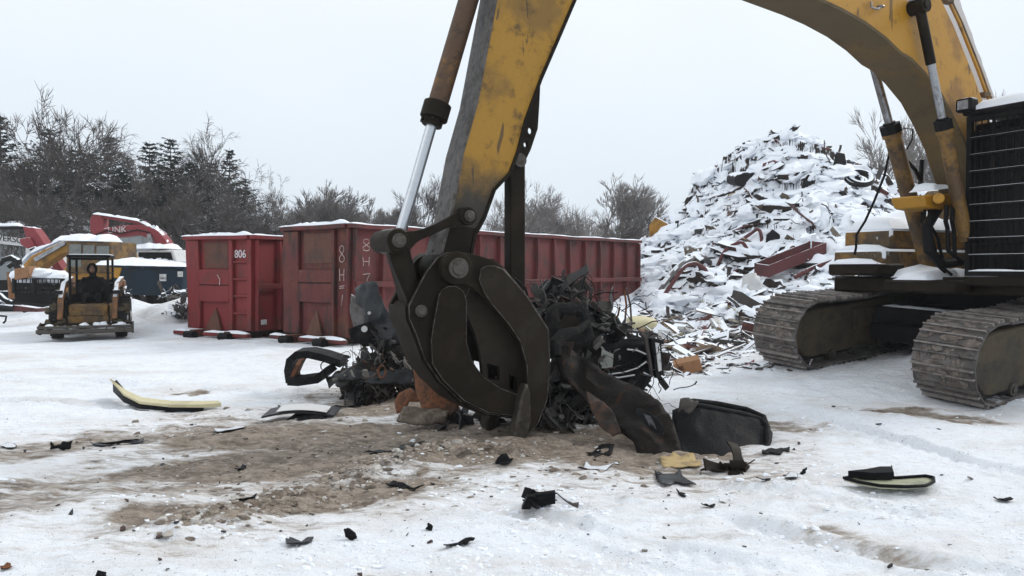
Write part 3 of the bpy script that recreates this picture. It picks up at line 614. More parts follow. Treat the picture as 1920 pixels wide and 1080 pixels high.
g = G(); g.obox(cc + Rm @ Vector((.0, -.02, .115)), Rm @ Vector((.2, 0, 0)), Rm @ Vector((0, .1, .03)), Rm @ Vector((0, 0, .004))); obj('flap', g, M['card'], cbx)
boxat('carton', 'small orange cardboard carton beside the cream tub at the heap foot', 'box', 1217, 634, .42, .4, .2, R(20), 'card', R(8))
boxat('white_crate', 'white box with red marks lying by the long pale pipe', 'box', 1467, 540, .75, .5, .42, R(-8), 'white', R(-4))
boxat('ceiling_panel', 'white flat board lying on the rubble behind the cardboard box', 'board', 1278, 628, 1.15, .8, .05, R(14), 'white', R(-4))
boxat('grey_junction_box', 'small pale grey box standing left of the white board', 'box', 1248, 640, .26, .22, .26, R(25), 'white', R(10))
g = G(); p = hit(1205, 622); g.tube([p + Vector((-.32, 0, .16)), p + Vector((0, .1, .2)), p + Vector((.3, .25, .14))], [.24, .22, .2], 12); tag(obj('cream_tub', g, M['cream']), 'cream plastic tub lying on its side at the bin corner', 'tub')
g = G(); a, b = hit(1318, 683), hit(1402, 646); g.cyl(a + ZV * .03, b + ZV * .03, .025, 8); tag(obj('long_pole', g, M['pipeg']), 'long grey pole lying on snow toward the far track', 'pole')
g = G(); p = hit(1412, 560); vs, fs = crumple([p + Vector(v) for v in ((-.35, 0, -.05), (.4, 0, -.1), (.45, .2, .3), (.1, .2, .75), (-.25, .1, .7))], .12, .14, 2, 3); g.add(vs, fs); tag(obj('plastic_sheet', g, M['white'], solid=.02), 'crumpled pale plastic sheet on the snow before the far track', 'plastic sheet')
g = G(); a = hit(1398, 690); g.prism([a + Vector(v) for v in ((0, 0, .02), (.14, .05, .05), (.16, .08, .1), (.05, .04, .04))], Vector((0, .03, .02))); tag(obj('red_shard', g, M['redmach']), 'small red shard on the snow left of the far track', 'shard')

# ------------------------------------------------------------------ red roll-off bins
def bin_(name, label, P0, u, v, Ln, Wd, z0, z1, mats, nr, group, kindA):
    P0 = Vector(P0); u = Vector((*u, 0)).normalized(); v = Vector((*v, 0)).normalized(); t = thing(name, label, 'dumpster', (P0.x + v.x * Wd / 2, P0.y + v.y * Wd / 2, 0), 0, group)
    def W(a, b, z): return P0 + v * a + u * b + ZV * (z - P0.z)          # a: across from the near corner, b: along the side
    def blk(g, a0, a1, b0, b1, c0, c1): g.obox(W((a0 + a1) / 2, (b0 + b1) / 2, (c0 + c1) / 2), v * (a1 - a0) / 2, u * (b1 - b0) / 2, ZV * (c1 - c0) / 2)
    hh = z1 - z0
    g = G(); blk(g, 0, .04, .05, Ln, z0, z1 - .1); o = obj('side_wall', g, mats[1], t)
    g2 = G()
    for i in range(nr + 1):
        b = .05 + (Ln - .12) * i / nr; wv = .055 if i not in (0,) else .03; g2.prism([W(-.002, b - wv, z0), W(-.1, b - wv * .6, z0), W(-.1, b + wv * .6, z0), W(-.002, b + wv, z0)], ZV * (hh - .12))
    blk(g2, -.13, -.102, .05, Ln, z0 + hh * .44, z0 + hh * .49); obj('side_ribs', g2, mats[1], t, bev=.008)
    g = G(); blk(g, Wd - .04, Wd, .05, Ln, z0, z1 - .1); obj('side_wall', g, mats[1], t)
    g = G(); blk(g, 0, Wd, Ln - .05, Ln - .002, z0, z1 - .1); obj('rear_door', g, mats[1], t)
    g = G(); blk(g, .04, Wd - .04, .05, Ln - .05, z0, z0 + .06); obj('floor', g, mats[2], t)
    g = G(); blk(g, .04, Wd - .04, .1, Ln - .1, z0 + .06, z0 + hh * .3); obj('snow_fill', g, M['snow'], t)
    # front end: recessed pocket above, panel, hooked recess below, right channel
    e = G(); L_, R_ = Wd, 0
    def X(f): return Wd * (1 - f)       # fraction from the left end of the face
    blk(e, X(1), X(0), .0, .05, z0, z1 - .1)
    obj('end_wall', e, mats[0], t)
    e = G(); d = -.09
    for (f0, f1, g0, g1) in ((0, .20, 0, .955), (.66, .72, 0, .955), (.20, .66, .30, .64), (.94, 1.0, 0, .955)) if kindA else ((0, .25, 0, .955), (.76, .80, 0, .955), (.25, .76, .30, .60), (.97, 1.0, 0, .955)):
        blk(e, X(f1), X(f0), d, -.002, z0 + hh * g0 + .002, z0 + hh * g1)
    if kindA:
        for q in (.17, .35, .53, .715): blk(e, X(.94) + .002, X(.72) - .002, d * .8, -.002, z0 + hh * q, z0 + hh * q + .05)
    obj('end_frame', e, mats[0], t, bev=.012)
    e = G(); f0, f1 = (.27, .62) if kindA else (.31, .75); blk(e, X(f1), X(f0 - .0), -.02, -.004, z0 + hh * .66, z0 + hh * .93); obj('end_pocket', e, mats[2], t)
    e = G(); fm = (.42 if kindA else .49); hw = .12
    e.prism([W(X(fm - hw), -.10, z0 - .04), W(X(fm + hw), -.10, z0 - .04), W(X(fm + hw * .55), -.06, z0 + hh * .12), W(X(fm + .01), -.02, z0 + hh * .23), W(X(fm - hw * .55), -.06, z0 + hh * .12)], u * .05)
    obj('hook_plate', e, mats[2], t)
    e = G(); blk(e, X(.20) if kindA else X(.25), X(.66) if kindA else X(.76), d - .006, d - .001, z0 + hh * .475, z0 + hh * .485); obj('panel_seam', e, M['black'], t)
    e = G()
    for a in (-.12, Wd - .06): blk(e, a, a + .18, -.1, Ln + .05, z1 - .1, z1)
    blk(e, .06, Wd - .06, -.16, .02, z1 - .1, z1); blk(e, .06, Wd - .06, Ln - .08, Ln + .05, z1 - .1, z1); obj('top_rim', e, mats[1], t, bev=.015)
    e = G(); zt = z1 - .004
    snowcap(e, W(-.04, -.1, zt), W(-.04, Ln + .03, zt), .16, .028, 1); snowcap(e, W(Wd + .03, -.1, zt), W(Wd + .03, Ln, zt), .16, .045, 2); snowcap(e, W(.03, -.07, zt), W(Wd + .1, -.07, zt), .17, .07, 3); obj('rim_snow', e, M['snow'], t, smooth=60)
    gz = float(H(P0.x, P0.y, False)); e = G()
    for a in (.45, Wd - .62): blk(e, a, a + .17, -.38, Ln - .1, gz - .05, z0)
    obj('skid_rail', e, mats[2], t, bev=.015)
    e = G(); blk(e, -.12, Wd * .62, -.34, -.18, z0 - .13, z0 - .04); blk(e, Wd * .72, Wd + .22, -.34, -.18, z0 - .13, z0 - .04); obj('bumper_beam', e, mats[1], t, bev=.02)
    e = G(); snowcap(e, W(-.08, -.26, z0 - .042), W(Wd * .6, -.26, z0 - .042), .15, .05, 5); snowcap(e, W(Wd * .74, -.26, z0 - .042), W(Wd + .2, -.26, z0 - .042), .15, .05, 6); obj('beam_snow', e, M['snow'], t, smooth=60)
    for a in (.52, Wd - .55):
        e = G(); c = W(a, -.42, z0 - .12); e.cyl(c - v * .16, c + v * .16, .10, 14); obj('roller', e, M['black'], t)
    for o in t.children:
        if o.name.split('.')[0] in ('side_wall', 'side_ribs', 'end_wall', 'end_frame', 'top_rim', 'rim_snow', 'panel_seam', 'end_pocket'): dent(o, .035)
    return t, W
vB = Vector((-.785, .62)); uB = Vector((.62, .785))
tB, WB = bin_('scrap_dumpster', 'long rust streaked red dumpster with 8H7 chalked on both sides of its corner', (-3.44, 17.1, 0), uB, vB, 12.4, 2.27, .19, 2.62, (M['redrust'], M['redB'], M['redrust2']), 15, 'red scrap dumpsters', False)
tA, WA = bin_('scrap_dumpster', 'shorter bright red dumpster painted 806 standing left of the long one', (-6.13, 19.0, 0), (.5, .866), (-.866, .5), 6.6, 2.3, .17, 2.47, (M['red'], M['red'], M['redrust2']), 9, 'red scrap dumpsters', True)
vA3 = Vector((-.866, .5, 0)); uA3 = Vector((.5, .866, 0)); vB3 = Vector((*vB, 0)); uB3 = Vector((*uB, 0))
WHITEP = worn('white stencil paint', (.72, .72, .74), (.6, .55, .55), (.3, .05, .05), .7, 0, .4, .3, 20, bump=0)
text('stencil_number', '806', .27, WA(2.3 * .285, -.006, 1.93), -vA3, ZV, WHITEP, tA); text('stencil_fraction', '4', .14, WA(2.3 * .075, -.006, 2.04), -vA3, ZV, WHITEP, tA); text('stencil_fraction', '2', .13, WA(2.3 * .075, -.006, 1.91), -vA3, ZV, WHITEP, tA)
def chalk(parent, W, on_end, strokes, z0, h, x0, wd):
    g = G(); 
    for st in strokes:
        pts = []
        for (a, b) in st: pts.append(W(x0 - a * wd, -.014, z0 + b * h) if on_end == 1 else W(-.012, x0 + a * wd, z0 + b * h) if on_end == 2 else W(x0 - a * wd, -.10, z0 + b * h))
        g.tube(pts, .011, 4)
    return g
EIGHT = [[(.5, .5), (.85, .7), (.8, .92), (.5, 1), (.2, .92), (.15, .7), (.5, .5), (.9, .3), (.85, .08), (.5, 0), (.15, .08), (.1, .3), (.5, .5)]]
HH = [[(.1, 1), (.15, 0)], [(.85, 1), (.8, 0)], [(.12, .5), (.83, .5)]]; SEVEN = [[(.1, .9), (.9, 1), (.6, .45), (.5, 0)]]; DASH = [[(.1, .5), (.9, .6)], [(.1, .3), (.8, .35)]]; ONE = [[(.6, 1), (.4, 0)]]
for (st, z, h) in ((EIGHT, 1.80, .36), (HH, 1.40, .26), (DASH, 1.18, .2), (ONE, .86, .24)): obj('chalk_mark', chalk(tB, WB, 1, st, z, h, .38, .20), M['chalk'], tB, smooth=0)
for (st, z, h) in ((EIGHT, 2.05, .26), (HH, 1.72, .20), (SEVEN, 1.34, .22)): obj('chalk_mark', chalk(tB, WB, 2, st, z, h, .30, .24), M['chalk'], tB, smooth=0)
g = G(); 
for st in ([(.2, .9), (.5, .6), (.45, .2)],): g.tube([WA(1.20 - a * .3, -.11, 1.2 + b * .35) for a, b in st], .012, 4)
obj('chalk_mark', g, M['chalk'], tA, smooth=0)
g = G(); g.obox(WA(2.3 * .0 - .02, .28, .38), uA3 * .0 + vA3 * .003, uA3 * .09, ZV * .06); obj('sticker', g, M['white'], tA)
# ------------------------------------------------------------------ the big crawler excavator with grapple
def Mp(a, l, n): return Vector(MPOS + a * MA + l * ML + n * MN)
mA, mL, mN = Vector(MA), Vector(ML), Vector(MN)
ex = thing('crawler_excavator', 'large worn yellow crawler excavator with dark grapple lowered onto the crushed car', 'excavator', Mp(3, 1.6, 0))
HT_, WT, GT, LT = 1.02, .80, 2.58, 5.4
def stad(s, r, L):                    # stadium path: s -> (a, n, tangent, normal); a from 0 at front tangent
    st = L - 2 * r; arc = math.pi * r; tot = 2 * st + 2 * arc; s %= tot
    if s < st: return s, 0 - 0.0, (1, 0), (0, -1)
    s -= st
    if s < arc: q = s / r; return st + r * math.sin(q), r - r * math.cos(q), (math.cos(q), math.sin(q)), (math.sin(q), -math.cos(q))
    s -= arc
    if s < st:
        x = st - s; sag = -.045 * math.sin(math.pi * 2 * s / st) ** 2; return x, 2 * r + sag, (-1, 0), (0, 1)
    s -= st; q = s / r; return -r * math.sin(q), r + r * math.cos(q), (-math.cos(q), -math.sin(q)), (-math.sin(q), math.cos(q))
GROUS = worn('scoured grouser steel', (.24, .215, .20), (.13, .11, .10), (.045, .037, .03), .5, .2, .55, .5, 7, bump=.3); CLOD = worn('frozen mud clods', (.12, .095, .08), (.22, .19, .17), (.06, .036, .026), .9, 0, .7, .5, 9, bump=.3)
for ti, l0 in enumerate((0.0, GT)):
    r = HT_ / 2; tot = 2 * (LT - 2 * r) + 2 * math.pi * r; ns = 46; rng = random.Random(ti + 3); g = G(); g2 = G()
    for k in range(ns):
        a, n, tg, nm = stad((k + .35) * tot / ns, r, LT); T_ = mA * tg[0] + mN * tg[1]; Nn = mA * nm[0] + mN * nm[1]; j = rv(rng, .004)
        c = Mp(a, l0 + WT / 2 + rng.uniform(-.006, .006), n) + j; hp = tot / ns / 2
        g.obox(c - Nn * .02, T_ * (hp * .98), mL * (WT / 2), Nn * .014)
        for q, hgt in ((-.80, .030), (.0, .030)): (g2 if rng.random() < .8 else g).obox(c + T_ * hp * q + Nn * (hgt / 2 - .008), T_ * .011, mL * (WT / 2 * rng.uniform(.97, 1)), Nn * hgt)
        g.obox(c - Nn * .06, T_ * (hp * .8), mL * .16, Nn * .035)
    tr = obj('track_chain', g, M['shoe'], ex, bev=.004); obj('grouser_bars', g2, GROUS, tr, bev=.004)['kind'] = 'stuff'
    g = G(); rng = random.Random(ti + 13)          # packed mud and ice on the shoes
    for k in range(300):
        s = rng.uniform(0, tot) if k % 3 else rng.uniform(tot - math.pi * r - .3, tot + .2); a, n, tg, nm = stad(s, r, LT); T_ = mA * tg[0] + mN * tg[1]; Nn = mA * nm[0] + mN * nm[1]
        c = Mp(a, l0 + rng.uniform(.05, WT - .05), n); m = 6; e = rng.uniform(.02, .07); f = rng.uniform(.02, .13)
        pl = [c + T_ * math.cos(6.28 * i / m) * e * rng.uniform(.6, 1.2) + mL * math.sin(6.28 * i / m) * f * rng.uniform(.6, 1.2) - Nn * .01 for i in range(m)]; g.prism(pl, Nn * rng.uniform(.012, .022))
    obj('packed_mud', g, CLOD, tr)['kind'] = 'stuff'
    # side frame with rounded idler end, rollers
    g = G(); rr = r - (.115 if ti == 0 else .15); ins = .06 if ti == 0 else .13; path = []
    for i in range(13): q = math.pi / 2 + math.pi * i / 12; path.append((rr * math.cos(q), r + rr * math.sin(q)))
    path = path + [(LT - 2 * r, r - rr)] + [(LT - 2 * r + rr * math.cos(-math.pi / 2 + math.pi * i / 12), r + rr * math.sin(-math.pi / 2 + math.pi * i / 12)) for i in range(1, 12)] + [(LT - 2 * r, r + rr)]
    g.prism([Mp(a, l0 + ins, n) for a, n in path], mL * (WT - 2 * ins)); fr = obj('track_frame', g, M['frame'], ex, bev=.02)
    l0 = l0 + ins - .06; g = G(); g.obox(Mp(1.5, l0 + .04, r + .1), mA * .55, mL * .03, mN * .16); g.obox(Mp(2.9, l0 + .035, r), mA * .6, mL * .035, mN * .22); obj('cover_plate', g, M['frame'], fr, bev=.015)
    for k in range(7):
        g = G(); c = Mp(.45 + k * .58, l0 + .03, .12); g.cyl(c, c + mL * .05, .085, 16); g.cyl(c - mL * .015, c + mL * .05, .04, 12); obj('track_roller', g, M['pin'], ex)
# car body between tracks
g = G(); g.prism([Mp(*p) for p in ((1.3, WT, .50), (1.55, 1.5, .55), (1.55, 1.9, .55), (1.3, GT, .50), (4.4, GT, .5), (4.4, WT, .5))], mN * .3)
g.prism([Mp(*p) for p in ((1.2, WT, .30), (1.2, GT, .30), (3.8, GT, .30), (3.8, WT, .30))], mN * .26); cb = obj('car_body', g, M['black'], ex, bev=.02)
g = G(); snowcap(g, Mp(1.55, 1.0, .82), Mp(1.45, GT - .1, .80), .2, .03, 3); obj('frame_snow', g, M['snow'], cb, smooth=60)
g = G(); g.cyl(Mp(2.6, 1.7, .8), Mp(2.6, 1.7, 1.16), .75, 32); obj('swing_ring', g, M['black'], ex)
# upper deck
def S(s, o, z): return A0 + E1 * s + LV * o + ZV * (z - A0.z)
def sblk(g, s0, s1, o0, o1, z0, z1): g.obox(S((s0 + s1) / 2, (o0 + o1) / 2, (z0 + z1) / 2), E1 * (s1 - s0) / 2, LV * (o1 - o0) / 2, ZV * (z1 - z0) / 2)
g = G(); sblk(g, 7.0, 12.2, -1.45, 2.15, 1.30, 1.54); sblk(g, 6.62, 7.0, -.15, .95, 1.32, 1.5); sblk(g, 6.5, 12.0, -1.55, -1.47, 1.33, 1.48); dk = obj('deck', g, M['steel2'], ex, bev=.03)
g = G(); sblk(g, 9.2, 12.3, -1.45, 2.15, 1.56, 3.0); obj('engine_cover', g, M['yellowdirty'], ex, bev=.06)
g = G(); sblk(g, 6.95, 9.1, 1.18, 2.12, 1.62, 1.96); TANKM = worn('snow crusted yellow tank', (.22, .11, .014), (.07, .045, .018), (.035, .025, .018), .65, 0, .7, .7, 2.2, snow=1, snowlo=.17)
g_ = G(); sblk(g_, 6.75, 7.4, 1.15, 2.05, 1.56, 1.74); sblk(g_, 7.4, 9.15, 1.15, 2.05, 1.545, 1.615); obj('step_box', g_, M['steel2'], ex, bev=.03); sblk(g, 7.2, 9.1, 1.25, 2.12, 1.965, 2.28); tb = obj('side_tank', g, TANKM, ex, bev=.04)
g = G()
for (s0, s1, o, zz, wd, hg) in ((6.98, 7.22, 1.66, 1.96, .85, .12), (7.22, 9.0, 1.66, 2.28, .88, .26), (6.72, 6.95, 1.6, 1.74, .85, .10)): snowcap(g, S(s0, o, zz - .01), S(s1, o, zz - .01), wd, hg, o + s0)
obj('tank_snow', g, M['snow'], tb, smooth=60)
g = G(); snowcap(g, S(6.66, .55, 1.5), S(7.5, .55, 1.52), .55, .12, 4); snowcap(g, S(7.02, .9, 1.52), S(9.0, .9, 1.52), .5, .14, 5); obj('deck_snow', g, M['snow'], dk, smooth=60)
# handrail and mirror post beyond the boom
g = G(); pts = [AP(1722, 372, .9), AP(1730, 300, .9)]
g.tube([AP(1700, 300, 1.0), AP(1716, 318, 1.0), AP(1727, 340, 1.0)], .03, 6); g.tube([AP(1729, 300, 1.0), AP(1726, 350, 1.0)], .035, 6); g.tube([AP(1695, 240, 1.0), AP(1712, 242, 1.0), AP(1710, 262, 1.0), AP(1700, 280, 1.0)], .012, 5); obj('hose_bracket', g, M['black'], ex)
# boom
bo = [(1537, 0), (1578, 19), (1622, 44), (1659, 72), (1688, 100), (1708, 112), (1733, 138), (1763, 176), (1787, 222), (1808, 268), (1822, 315), (1835, 352), (1850, 400), (1862, 440), (1895, 440), (1900, 400), (1885, 300), (1860, 235), (1850, 204), (1839, 178), (1826, 141), (1807, 93), (1789, 48), (1767, 2), (1735, -50), (1690, -100), (1620, -160), (1500, -205), (1350, -235), (1180, -245), (1100, -215), (1085, -165), (1110, -120), (1200, -98), (1350, -66), (1450, -34)]
g = G(); plate(g, [[AP(x, y, 0) for x, y in bo]], LV * .56); bm_ = obj('boom', g, M['yellow'], ex, bev=.012)
g = G(); low = [(1200, -98), (1350, -66), (1450, -34), (1537, 0), (1578, 19), (1622, 44), (1659, 72), (1688, 100), (1708, 112), (1733, 138), (1763, 176), (1787, 222), (1808, 268), (1822, 315), (1835, 352), (1850, 400)]
vs = []; 
for x, y in low:
    c = AP(x, y, 0); vs += [c - LV * .01 - ZV * .0, c + LV * .71]
pts3 = [AP(x, y, 0) for x, y in low]; off = []
for i in range(len(pts3)):
    d = (pts3[min(i + 1, len(pts3) - 1)] - pts3[max(i - 1, 0)]).normalized(); n_ = d.cross(LV).normalized(); n_ = n_ if n_.z < 0 else -n_; off.append(n_)
a = []
for c, n_ in zip(pts3, off): a += [c + LV * -.015 + n_ * .022, c + LV * .575 + n_ * .022, c + LV * .575 - n_ * .02, c - LV * .015 - n_ * .02]
g.add(a, [(j * 4 + m, j * 4 + (m + 1) % 4, j * 4 + 4 + (m + 1) % 4, j * 4 + 4 + m) for j in range(len(low) - 1) for m in range(4)] + [(3, 2, 1, 0), tuple(range(len(a) - 4, len(a)))])
obj('bottom_plate', g, M['underboom'], bm_, smooth=50)
for off_, rad, mt in ((.0, .022, 'yellow'), (.05, .02, 'yellowdirty')):       # pipes along the boom's back
    g = G(); up = [(1735, -50), (1767, 0), (1789, 46), (1807, 91), (1826, 139), (1839, 176), (1850, 202), (1853, 215)]; g.tube([AP(x + 9 + off_ * 90, y - 4, .08) for x, y in up], rad, 8); obj('back_pipe', g, M[mt], bm_)
g = G(); 
for x, y in ((1776, 2), (1846, 178)): g.obox(AP(x, y, .07), E1 * .07, LV * .05, ZV * .03)
obj('pipe_clamp', g, M['yellowdirty'], bm_)
g = G(); g.tube([AP(1634, 4, -.02), AP(1634, 14, -.07), AP(1645, 17, -.08), AP(1655, 12, -.03)], .014, 6); g.ball(AP(1652, 12, -.04), .05, .03, .02); obj('lift_eye', g, M['chromedull'], bm_)
g = G(); snowcap(g, AP(1774, -10, .35), AP(1846, 188, .35), .3, .02, 3); obj('boom_snow', g, M['snow'], bm_, smooth=60)
# boom lift cylinders (near and far)
def cyl_(name, o, top, bot, split, rr, rb, mt, eye=True):
    T_, B_ = AP(*top, o), AP(*bot, o); t = split; K = T_ + (B_ - T_) * t; dz = (B_ - T_).normalized()
    g = G(); g.cyl(K, B_, rb, 20); g.cyl(K - dz * .05, K + dz * .1, rb * 1.22, 20); ob = obj(name, g, M['yellowdirty'], ex)
    g = G(); g.cyl(T_, K, rr, 18); obj('rod', g, M['chromedull'], ob)
    g = G(); g.cyl(K - dz * .08, K + dz * .045, rb * 1.32, 8); g.cyl(K - dz * .11, K - dz * .05, rr * 1.5, 14); obj('gland', g, M['black'], ob)
    if eye:
        g = G(); g.cyl(T_ - LV * .1, T_ + LV * .12, rb * 1.1, 22); g.cyl(T_ - dz * 0, T_ + dz * .75, rr * 1.28, 14); g.cyl(T_ - LV * .12, T_ - LV * .1, rb * .6, 16); obj('rod_eye', g, M['steel'], ob)
        g = G(); snowcap(g, T_ + E1 * -.12 + ZV * (rb * .95), T_ + E1 * .12 + ZV * (rb * .95), .2, .05, 2); obj('eye_snow', g, M['snow'], ob, smooth=60)
    g = G(); sd = E1 * (rb * 1.15); g.tube([K + dz * .12 + sd, B_ - dz * .2 + sd], .018, 6); obj('oil_pipe', g, M['yellowdirty'], ob)
    return ob
cyl_('lift_cylinder', -.12, (1724, 12), (1812, 450), .50, .05, .088, 'yellowdirty')
cyl_('lift_cylinder', .86, (1634, 110), (1742, 505), .325, .058, .115, 'yellowdirty', False)
g = G(); g.cyl(AP(1760, 372, -.2), AP(1760, 372, .98), .07, 16); g.prism([AP(x, y, .1) for x, y in ((1730, 366), (1785, 362), (1790, 388), (1768, 394), (1738, 388))], LV * .5); obj('hose_manifold', g, M['yellow'], ex, bev=.02)
g = G(); snowcap(g, AP(1728, 359, .35), AP(1766, 354, .35), .4, .12, 8); obj('manifold_snow', g, M['snow'], ex, smooth=60)
for k, (x0, x1, y1, rr, o) in enumerate(((1735, 1760, 500, .022, .3), (1743, 1772, 505, .022, .25), (1775, 1778, 470, .03, -.05), (1787, 1790, 478, .03, -.06), (1730, 1745, 480, .018, .5))):
    g = G(); y0 = 385; g.tube([AP(x0, y0, o), AP(x0 - 2, y0 + 30, o - .05), AP((x0 + x1) / 2, (y0 + y1) / 2, o), AP(x1, y1, o), AP(x1 + 12, y1 + 10, o)], rr, 8); obj('hose', g, M['black'], ex)
g = G(); g.tube([AP(1757, 392, .2), AP(1738, 425, .1), AP(1742, 470, .1), AP(1765, 495, .1), AP(1800, 490, .1)], .07, 10); obj('hose_loop', g, M['black'], ex)
g = G(); g.tube([AP(1668, 285, 1.0), AP(1658, 330, 1.1), AP(1640, 375, 1.2), AP(1622, 415, 1.3), AP(1606, 440, 1.4), AP(1605, 465, 1.5), AP(1602, 478, 1.5)], .018, 6); obj('grease_hose', g, M['black'], ex)
# cab with front guard
c0 = 6.86; ca = thing  # cab frame coordinates: s >= c0, o from -.15 (inner) to -1.35 (outer), z 1.5..3.72
g = G(); sblk(g, c0 + .12, c0 + 1.75, -1.33, -.17, 1.56, 2.0); sblk(g, c0 + .12, c0 + 1.75, -1.33, -.17, 3.52, 3.60)
for o in (-.17, -1.33):
    for s in (c0 + .12, c0 + 1.0, c0 + 1.72): sblk(g, s, s + .08, o - .04, o + .04, 2.0, 3.52)
cab = obj('cab', g, M['black'], ex, bev=.02)
g = G(); sblk(g, c0 + .2, c0 + 1.7, -1.31, -1.30, 2.0, 3.5); sblk(g, c0 + .2, c0 + 1.7, -.20, -.19, 2.0, 3.5); sblk(g, c0 + .15, c0 + .16, -1.29, -.21, 2.0, 3.5); obj('window', g, M['glass'], cab)
g = G(); sblk(g, c0 + .8, c0 + .95, -1.0, -.5, 1.9, 2.9); sblk(g, c0 + .35, c0 + .9, -1.0, -.5, 1.9, 2.05); sblk(g, c0 + .55, c0 + .7, -.9, -.6, 2.95, 3.2); obj('operator_seat', g, M['cloth'], cab, bev=.05)
g = G()
for (a0, a1, z0, z1) in ((-1.37, -1.31, 1.56, 3.68), (-.21, -.14, 1.56, 3.68)): sblk(g, c0 - .03, c0 + .04, a0, a1, z0, z1)
for z in (1.56, 3.62): sblk(g, c0 - .031, c0 + .041, -1.372, -.138, z, z + .07)
for k in range(1, 14): o = -.17 - k * 1.17 / 14; sblk(g, c0 - .012, c0 + .005, o - .007, o + .007, 1.62, 3.62)
for k in (4, 9): o = -.17 - k * 1.17 / 14; sblk(g, c0 - .03, c0 - .008, o - .02, o + .02, 1.62, 3.62)
gd = obj('front_guard', g, M['black'], cab, bev=.004)
g = G(); rng = random.Random(8)
for k in range(1, 9): z = 1.62 + k * 2.0 / 9; sblk(g, c0 - .05, c0 - .012, -1.33, -.18, z - .012, z + .006)
gb = obj('guard_bars', g, M['black'], gd)
g = G()
for k in range(0, 9):
    z = 1.62 + k * 2.0 / 9; snowcap(g, S(c0 - .028, -.2, z + .005), S(c0 - .028, -1.32, z + .005), .03, .005 if k else .02, k)
obj('bar_snow', g, M['snow'], gd, smooth=60)
g = G(); sblk(g, c0 - .1, c0 + 1.85, -1.4, -.12, 3.70, 3.76); obj('cab_roof', g, M['black'], cab, bev=.02)
g = G(); snowcap(g, S(c0 - .08, -.75, 3.755), S(c0 + 1.8, -.75, 3.755), 1.25, .2, 6); obj('roof_snow', g, M['snow'], cab, smooth=60)
g = G(); c = S(c0 - .1, -.19, 3.83); g.obox(c, E1 * .09, LV * .11, ZV * .09); wl = obj('work_lamp', g, M['black'], cab, bev=.03, seg=2)
g = G(); g.obox(c - E1 * .093, E1 * .004, LV * .075, ZV * .06); obj('lens', g, M['chromedull'], wl, bev=.003)
g = G(); snowcap(g, c + ZV * .085 - LV * .09, c + ZV * .085 + LV * .09, .13, .02, 6); obj('lamp_snow', g, M['snow'], wl, smooth=60)
g = G(); sblk(g, c0 - .05, c0 + .0, -1.36, -.14, 1.44, 1.545); obj('guard_step', g, M['steel2'], cab)
# stick
st_face = [(929, 0), (893, 193), (866, 289), (844, 409), (826, 478), (840, 505), (866, 508), (882, 480), (890, 440), (907, 409), (926, 356), (955, 325), (970, 285), (985, 225), (1013, 149), (1042, 82), (1078, -2), (1130, -140), (1135, -230), (1060, -290), (985, -270), (952, -120)]
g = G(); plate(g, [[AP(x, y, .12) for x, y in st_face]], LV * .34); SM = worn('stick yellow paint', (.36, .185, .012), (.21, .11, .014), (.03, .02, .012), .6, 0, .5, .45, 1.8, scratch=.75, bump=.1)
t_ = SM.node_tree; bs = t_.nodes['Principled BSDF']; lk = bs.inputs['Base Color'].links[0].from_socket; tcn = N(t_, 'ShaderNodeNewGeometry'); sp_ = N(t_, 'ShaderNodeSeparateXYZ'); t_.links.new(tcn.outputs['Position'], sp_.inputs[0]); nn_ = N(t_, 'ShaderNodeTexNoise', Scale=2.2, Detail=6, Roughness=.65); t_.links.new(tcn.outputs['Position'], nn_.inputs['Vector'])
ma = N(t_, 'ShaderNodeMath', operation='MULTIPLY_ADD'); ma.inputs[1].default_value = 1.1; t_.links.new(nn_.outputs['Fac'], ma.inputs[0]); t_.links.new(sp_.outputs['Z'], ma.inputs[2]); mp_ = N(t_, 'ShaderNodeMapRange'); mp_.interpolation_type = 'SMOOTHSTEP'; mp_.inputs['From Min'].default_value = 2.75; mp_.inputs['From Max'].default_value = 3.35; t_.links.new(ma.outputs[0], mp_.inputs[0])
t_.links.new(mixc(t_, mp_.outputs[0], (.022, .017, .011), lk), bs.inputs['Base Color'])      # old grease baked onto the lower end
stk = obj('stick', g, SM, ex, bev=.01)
fe = [(952, -120), (929, 0), (893, 193), (866, 289), (844, 409), (826, 478)]
def strip(pts, o0, o1, th, shift):    # plate along an edge, lying across the arm
    P = [AP(x, y, 0) for x, y in pts]; a = []
    for i, c in enumerate(P):
        d = (P[min(i + 1, len(P) - 1)] - P[max(i - 1, 0)]).normalized(); n_ = d.cross(LV).normalized() * shift; a += [c + LV * o0 + n_ * th, c + LV * o1 + n_ * th, c + LV * o1 - n_ * .012, c + LV * o0 - n_ * .012]
    return a, [(j * 4 + m, j * 4 + (m + 1) % 4, j * 4 + 4 + (m + 1) % 4, j * 4 + 4 + m) for j in range(len(P) - 1) for m in range(4)] + [(3, 2, 1, 0), tuple(range(len(a) - 4, len(a)))]
